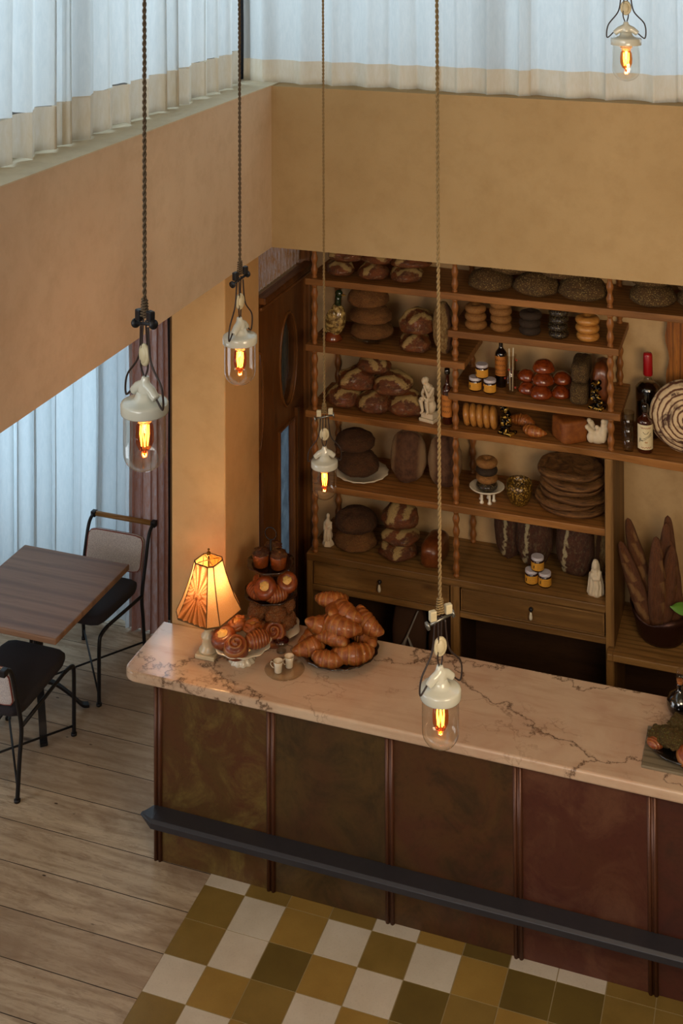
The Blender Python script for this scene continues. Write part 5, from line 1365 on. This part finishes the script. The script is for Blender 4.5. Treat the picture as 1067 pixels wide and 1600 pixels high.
    l = bpy.data.lights.new('pendant_bulb_light', 'POINT'); l.energy = power; l.color = (1, .62, .30); l.shadow_soft_size = .012
    o = bpy.data.objects.new('pendant_bulb_light', l); COL.objects.link(o); o.location = (loc[0], loc[1], loc[2]-.058)
pendant((1.241, -2.442, 3.150), 'largest jar pendant lamp, in front of the pink drape on the left', M_cordd, R_(-30), full=False)
pendant((.947, -1.159, 2.875), 'jar pendant lamp hanging in front of the cream pillar', M_cordd, R_(75), full=False)
pendant((.770, .211, 1.835), 'smallest jar pendant lamp, hanging against the left side of the bread shelves', M_cordk, R_(20))
pendant((1.825, -1.669, 2.085), 'jar pendant lamp hanging in front of the marble counter', M_cordk, R_(45))
pendant((2.205, -.126, 3.880), 'jar pendant lamp in front of the upper curtains at the top right', M_cordk, R_(5))

# ------------------------------------------------------------------ cafe table and chairs
def cafe_table():
    t = thing('cafe_table', 'square walnut cafe table on a black pedestal beside the sheer curtain', 'table', (-1.085, .725, 0))
    bxo('table_top', (-.345, .345, -.39, .39, .663, .695), M_table, t, .006)
    mb = MB().tube([(.0, 0, .12), (.0, 0, .655)], .022, 14).tube([(-.05, .0, .16), (-.05, .0, .655)], .010, 10)
    mb.box(-.16, .16, -.02, .02, .650, .663).box(-.02, .02, -.16, .16, .650, .663)
    obj('column', mb, M_iron, t)
    for k in range(4):
        a = PI/4*0+k*PI/2+R_(38); ca, sa = math.cos(a), math.sin(a)
        pts = arc([(.0, 0, .20), (.08*ca, .08*sa, .17), (.17*ca, .17*sa, .09), (.23*ca, .23*sa, .025), (.27*ca, .27*sa, .014)], 5)
        rows = []; s_ = Vector((-sa, ca, 0))
        for p in pts: rows.append([p+s_*.020+Vector((0, 0, .007)), p-s_*.020+Vector((0, 0, .007)), p-s_*.020-Vector((0, 0, .008)), p+s_*.020-Vector((0, 0, .008))])
        obj('foot', MB().grid(rows, closed_v=True, cap=True), M_iron, t, False, .002)
cafe_table()
def chair(loc, rz, label):
    """faces -Y locally; origin at floor centre"""
    t = thing('cafe_chair', label, 'chair', loc, rz, 'cafe chairs')
    W, F_, B_ = .205, -.27, .265
    for s_ in (-1, 1):
        x = s_*W
        obj('front_leg', MB().tube(arc([(x, F_, 0), (x, F_, .20), (x, F_+.003, .345), (x, F_+.03, .378), (x, F_+.10, .385)], 5), .011, 10).tube([(x, F_, 0), (x, F_, .012)], .016, 12), M_iron, t)
        obj('side_rail', MB().tube([(x, F_+.10, .385), (x, B_-.035, .345)], .010, 8), M_iron, t)
        obj('rear_leg', MB().tube(arc([(x, B_, 0), (x, B_-.02, .20), (x, B_-.035, .345), (x, B_+.01, .52), (x, B_+.045, .64), (x, B_+.075, .685), (x, B_+.12, .700)], 6), .011, 10).tube([(x, B_, 0), (x, B_, .012)], .016, 12), M_iron, t)
        obj('rail_socket', MB().box(x-.016, x+.016, B_+.10, B_+.135, .682, .716), M_iron, t, False, .004)
    obj('cross_brace', MB().tube([(-W, F_, .05), (W, B_-.003, .06)], .006, 6).tube([(W, F_, .05), (-W, B_-.003, .06)], .006, 6), M_iron, t)
    obj('top_rail', MB().tube([(-W+.014, B_+.118, .70), (W-.014, B_+.118, .70)], .015, 14), M_armwood, t, label='pale wooden top rail')
    def cushion(x0, x1, y0, y1, z0, z1, e=8, M=None):
        rows = []
        for i in range(13):
            ti = -PI/2+PI*i/12; cz = abs(math.sin(ti))**(2/4.5)*math.copysign(1, math.sin(ti)); cc = abs(math.cos(ti))**(2/9) if math.cos(ti) > 1e-5 else .02
            row = []
            for j in range(40):
                a = 2*PI*j/40; k = (abs(math.cos(a))**e+abs(math.sin(a))**e)**(-1/e)
                p = Vector(((x0+x1)/2+(x1-x0)/2*k*math.cos(a)*cc, (y0+y1)/2+(y1-y0)/2*k*math.sin(a)*cc, (z0+z1)/2+(z1-z0)/2*cz)); row.append(M @ p if M else p)
            rows.append(row)
        return MB().grid(rows, closed_v=True, cap=True)
    Ms = Matrix.Rotation(R_(-3.5), 4, 'X')
    obj('seat', cushion(-W+.012, W-.012, F_-.005, B_-.05, .385, .452, M=Ms), M_seat, t, label='charcoal padded seat')
    Mb = Matrix.Translation((0, B_+.012, .560)) @ Matrix.Rotation(R_(90-14), 4, 'X')
    bk = obj('backrest', cushion(-W+.018, W-.018, -.102, .102, -.020, .020, M=Mb), M_tweed, t, label='light grey tweed back cushion')
    pts = []
    for zz in (.013, -.013):
        ln = []
        for j in range(40):
            a = 2*PI*j/40; k = (abs(math.cos(a))**8+abs(math.sin(a))**8)**(-1/8)
            ln.append(Mb @ Vector(((W-.018)*.985*k*math.cos(a), 0.102*.97*k*math.sin(a), zz)))
        pts.append(ln)
    mb = MB()
    for ln in pts: mb.tube(ln, .0035, 6, closed=True)
    obj('piping', mb, M_pipe, bk, label='rust-red piping')
chair((-1.030, 1.19, 0), 0, 'black iron cafe chair on the far side of the table, back to the curtain')
chair((-1.030, .385, 0), PI, 'black iron cafe chair nearest the camera at the left picture edge')
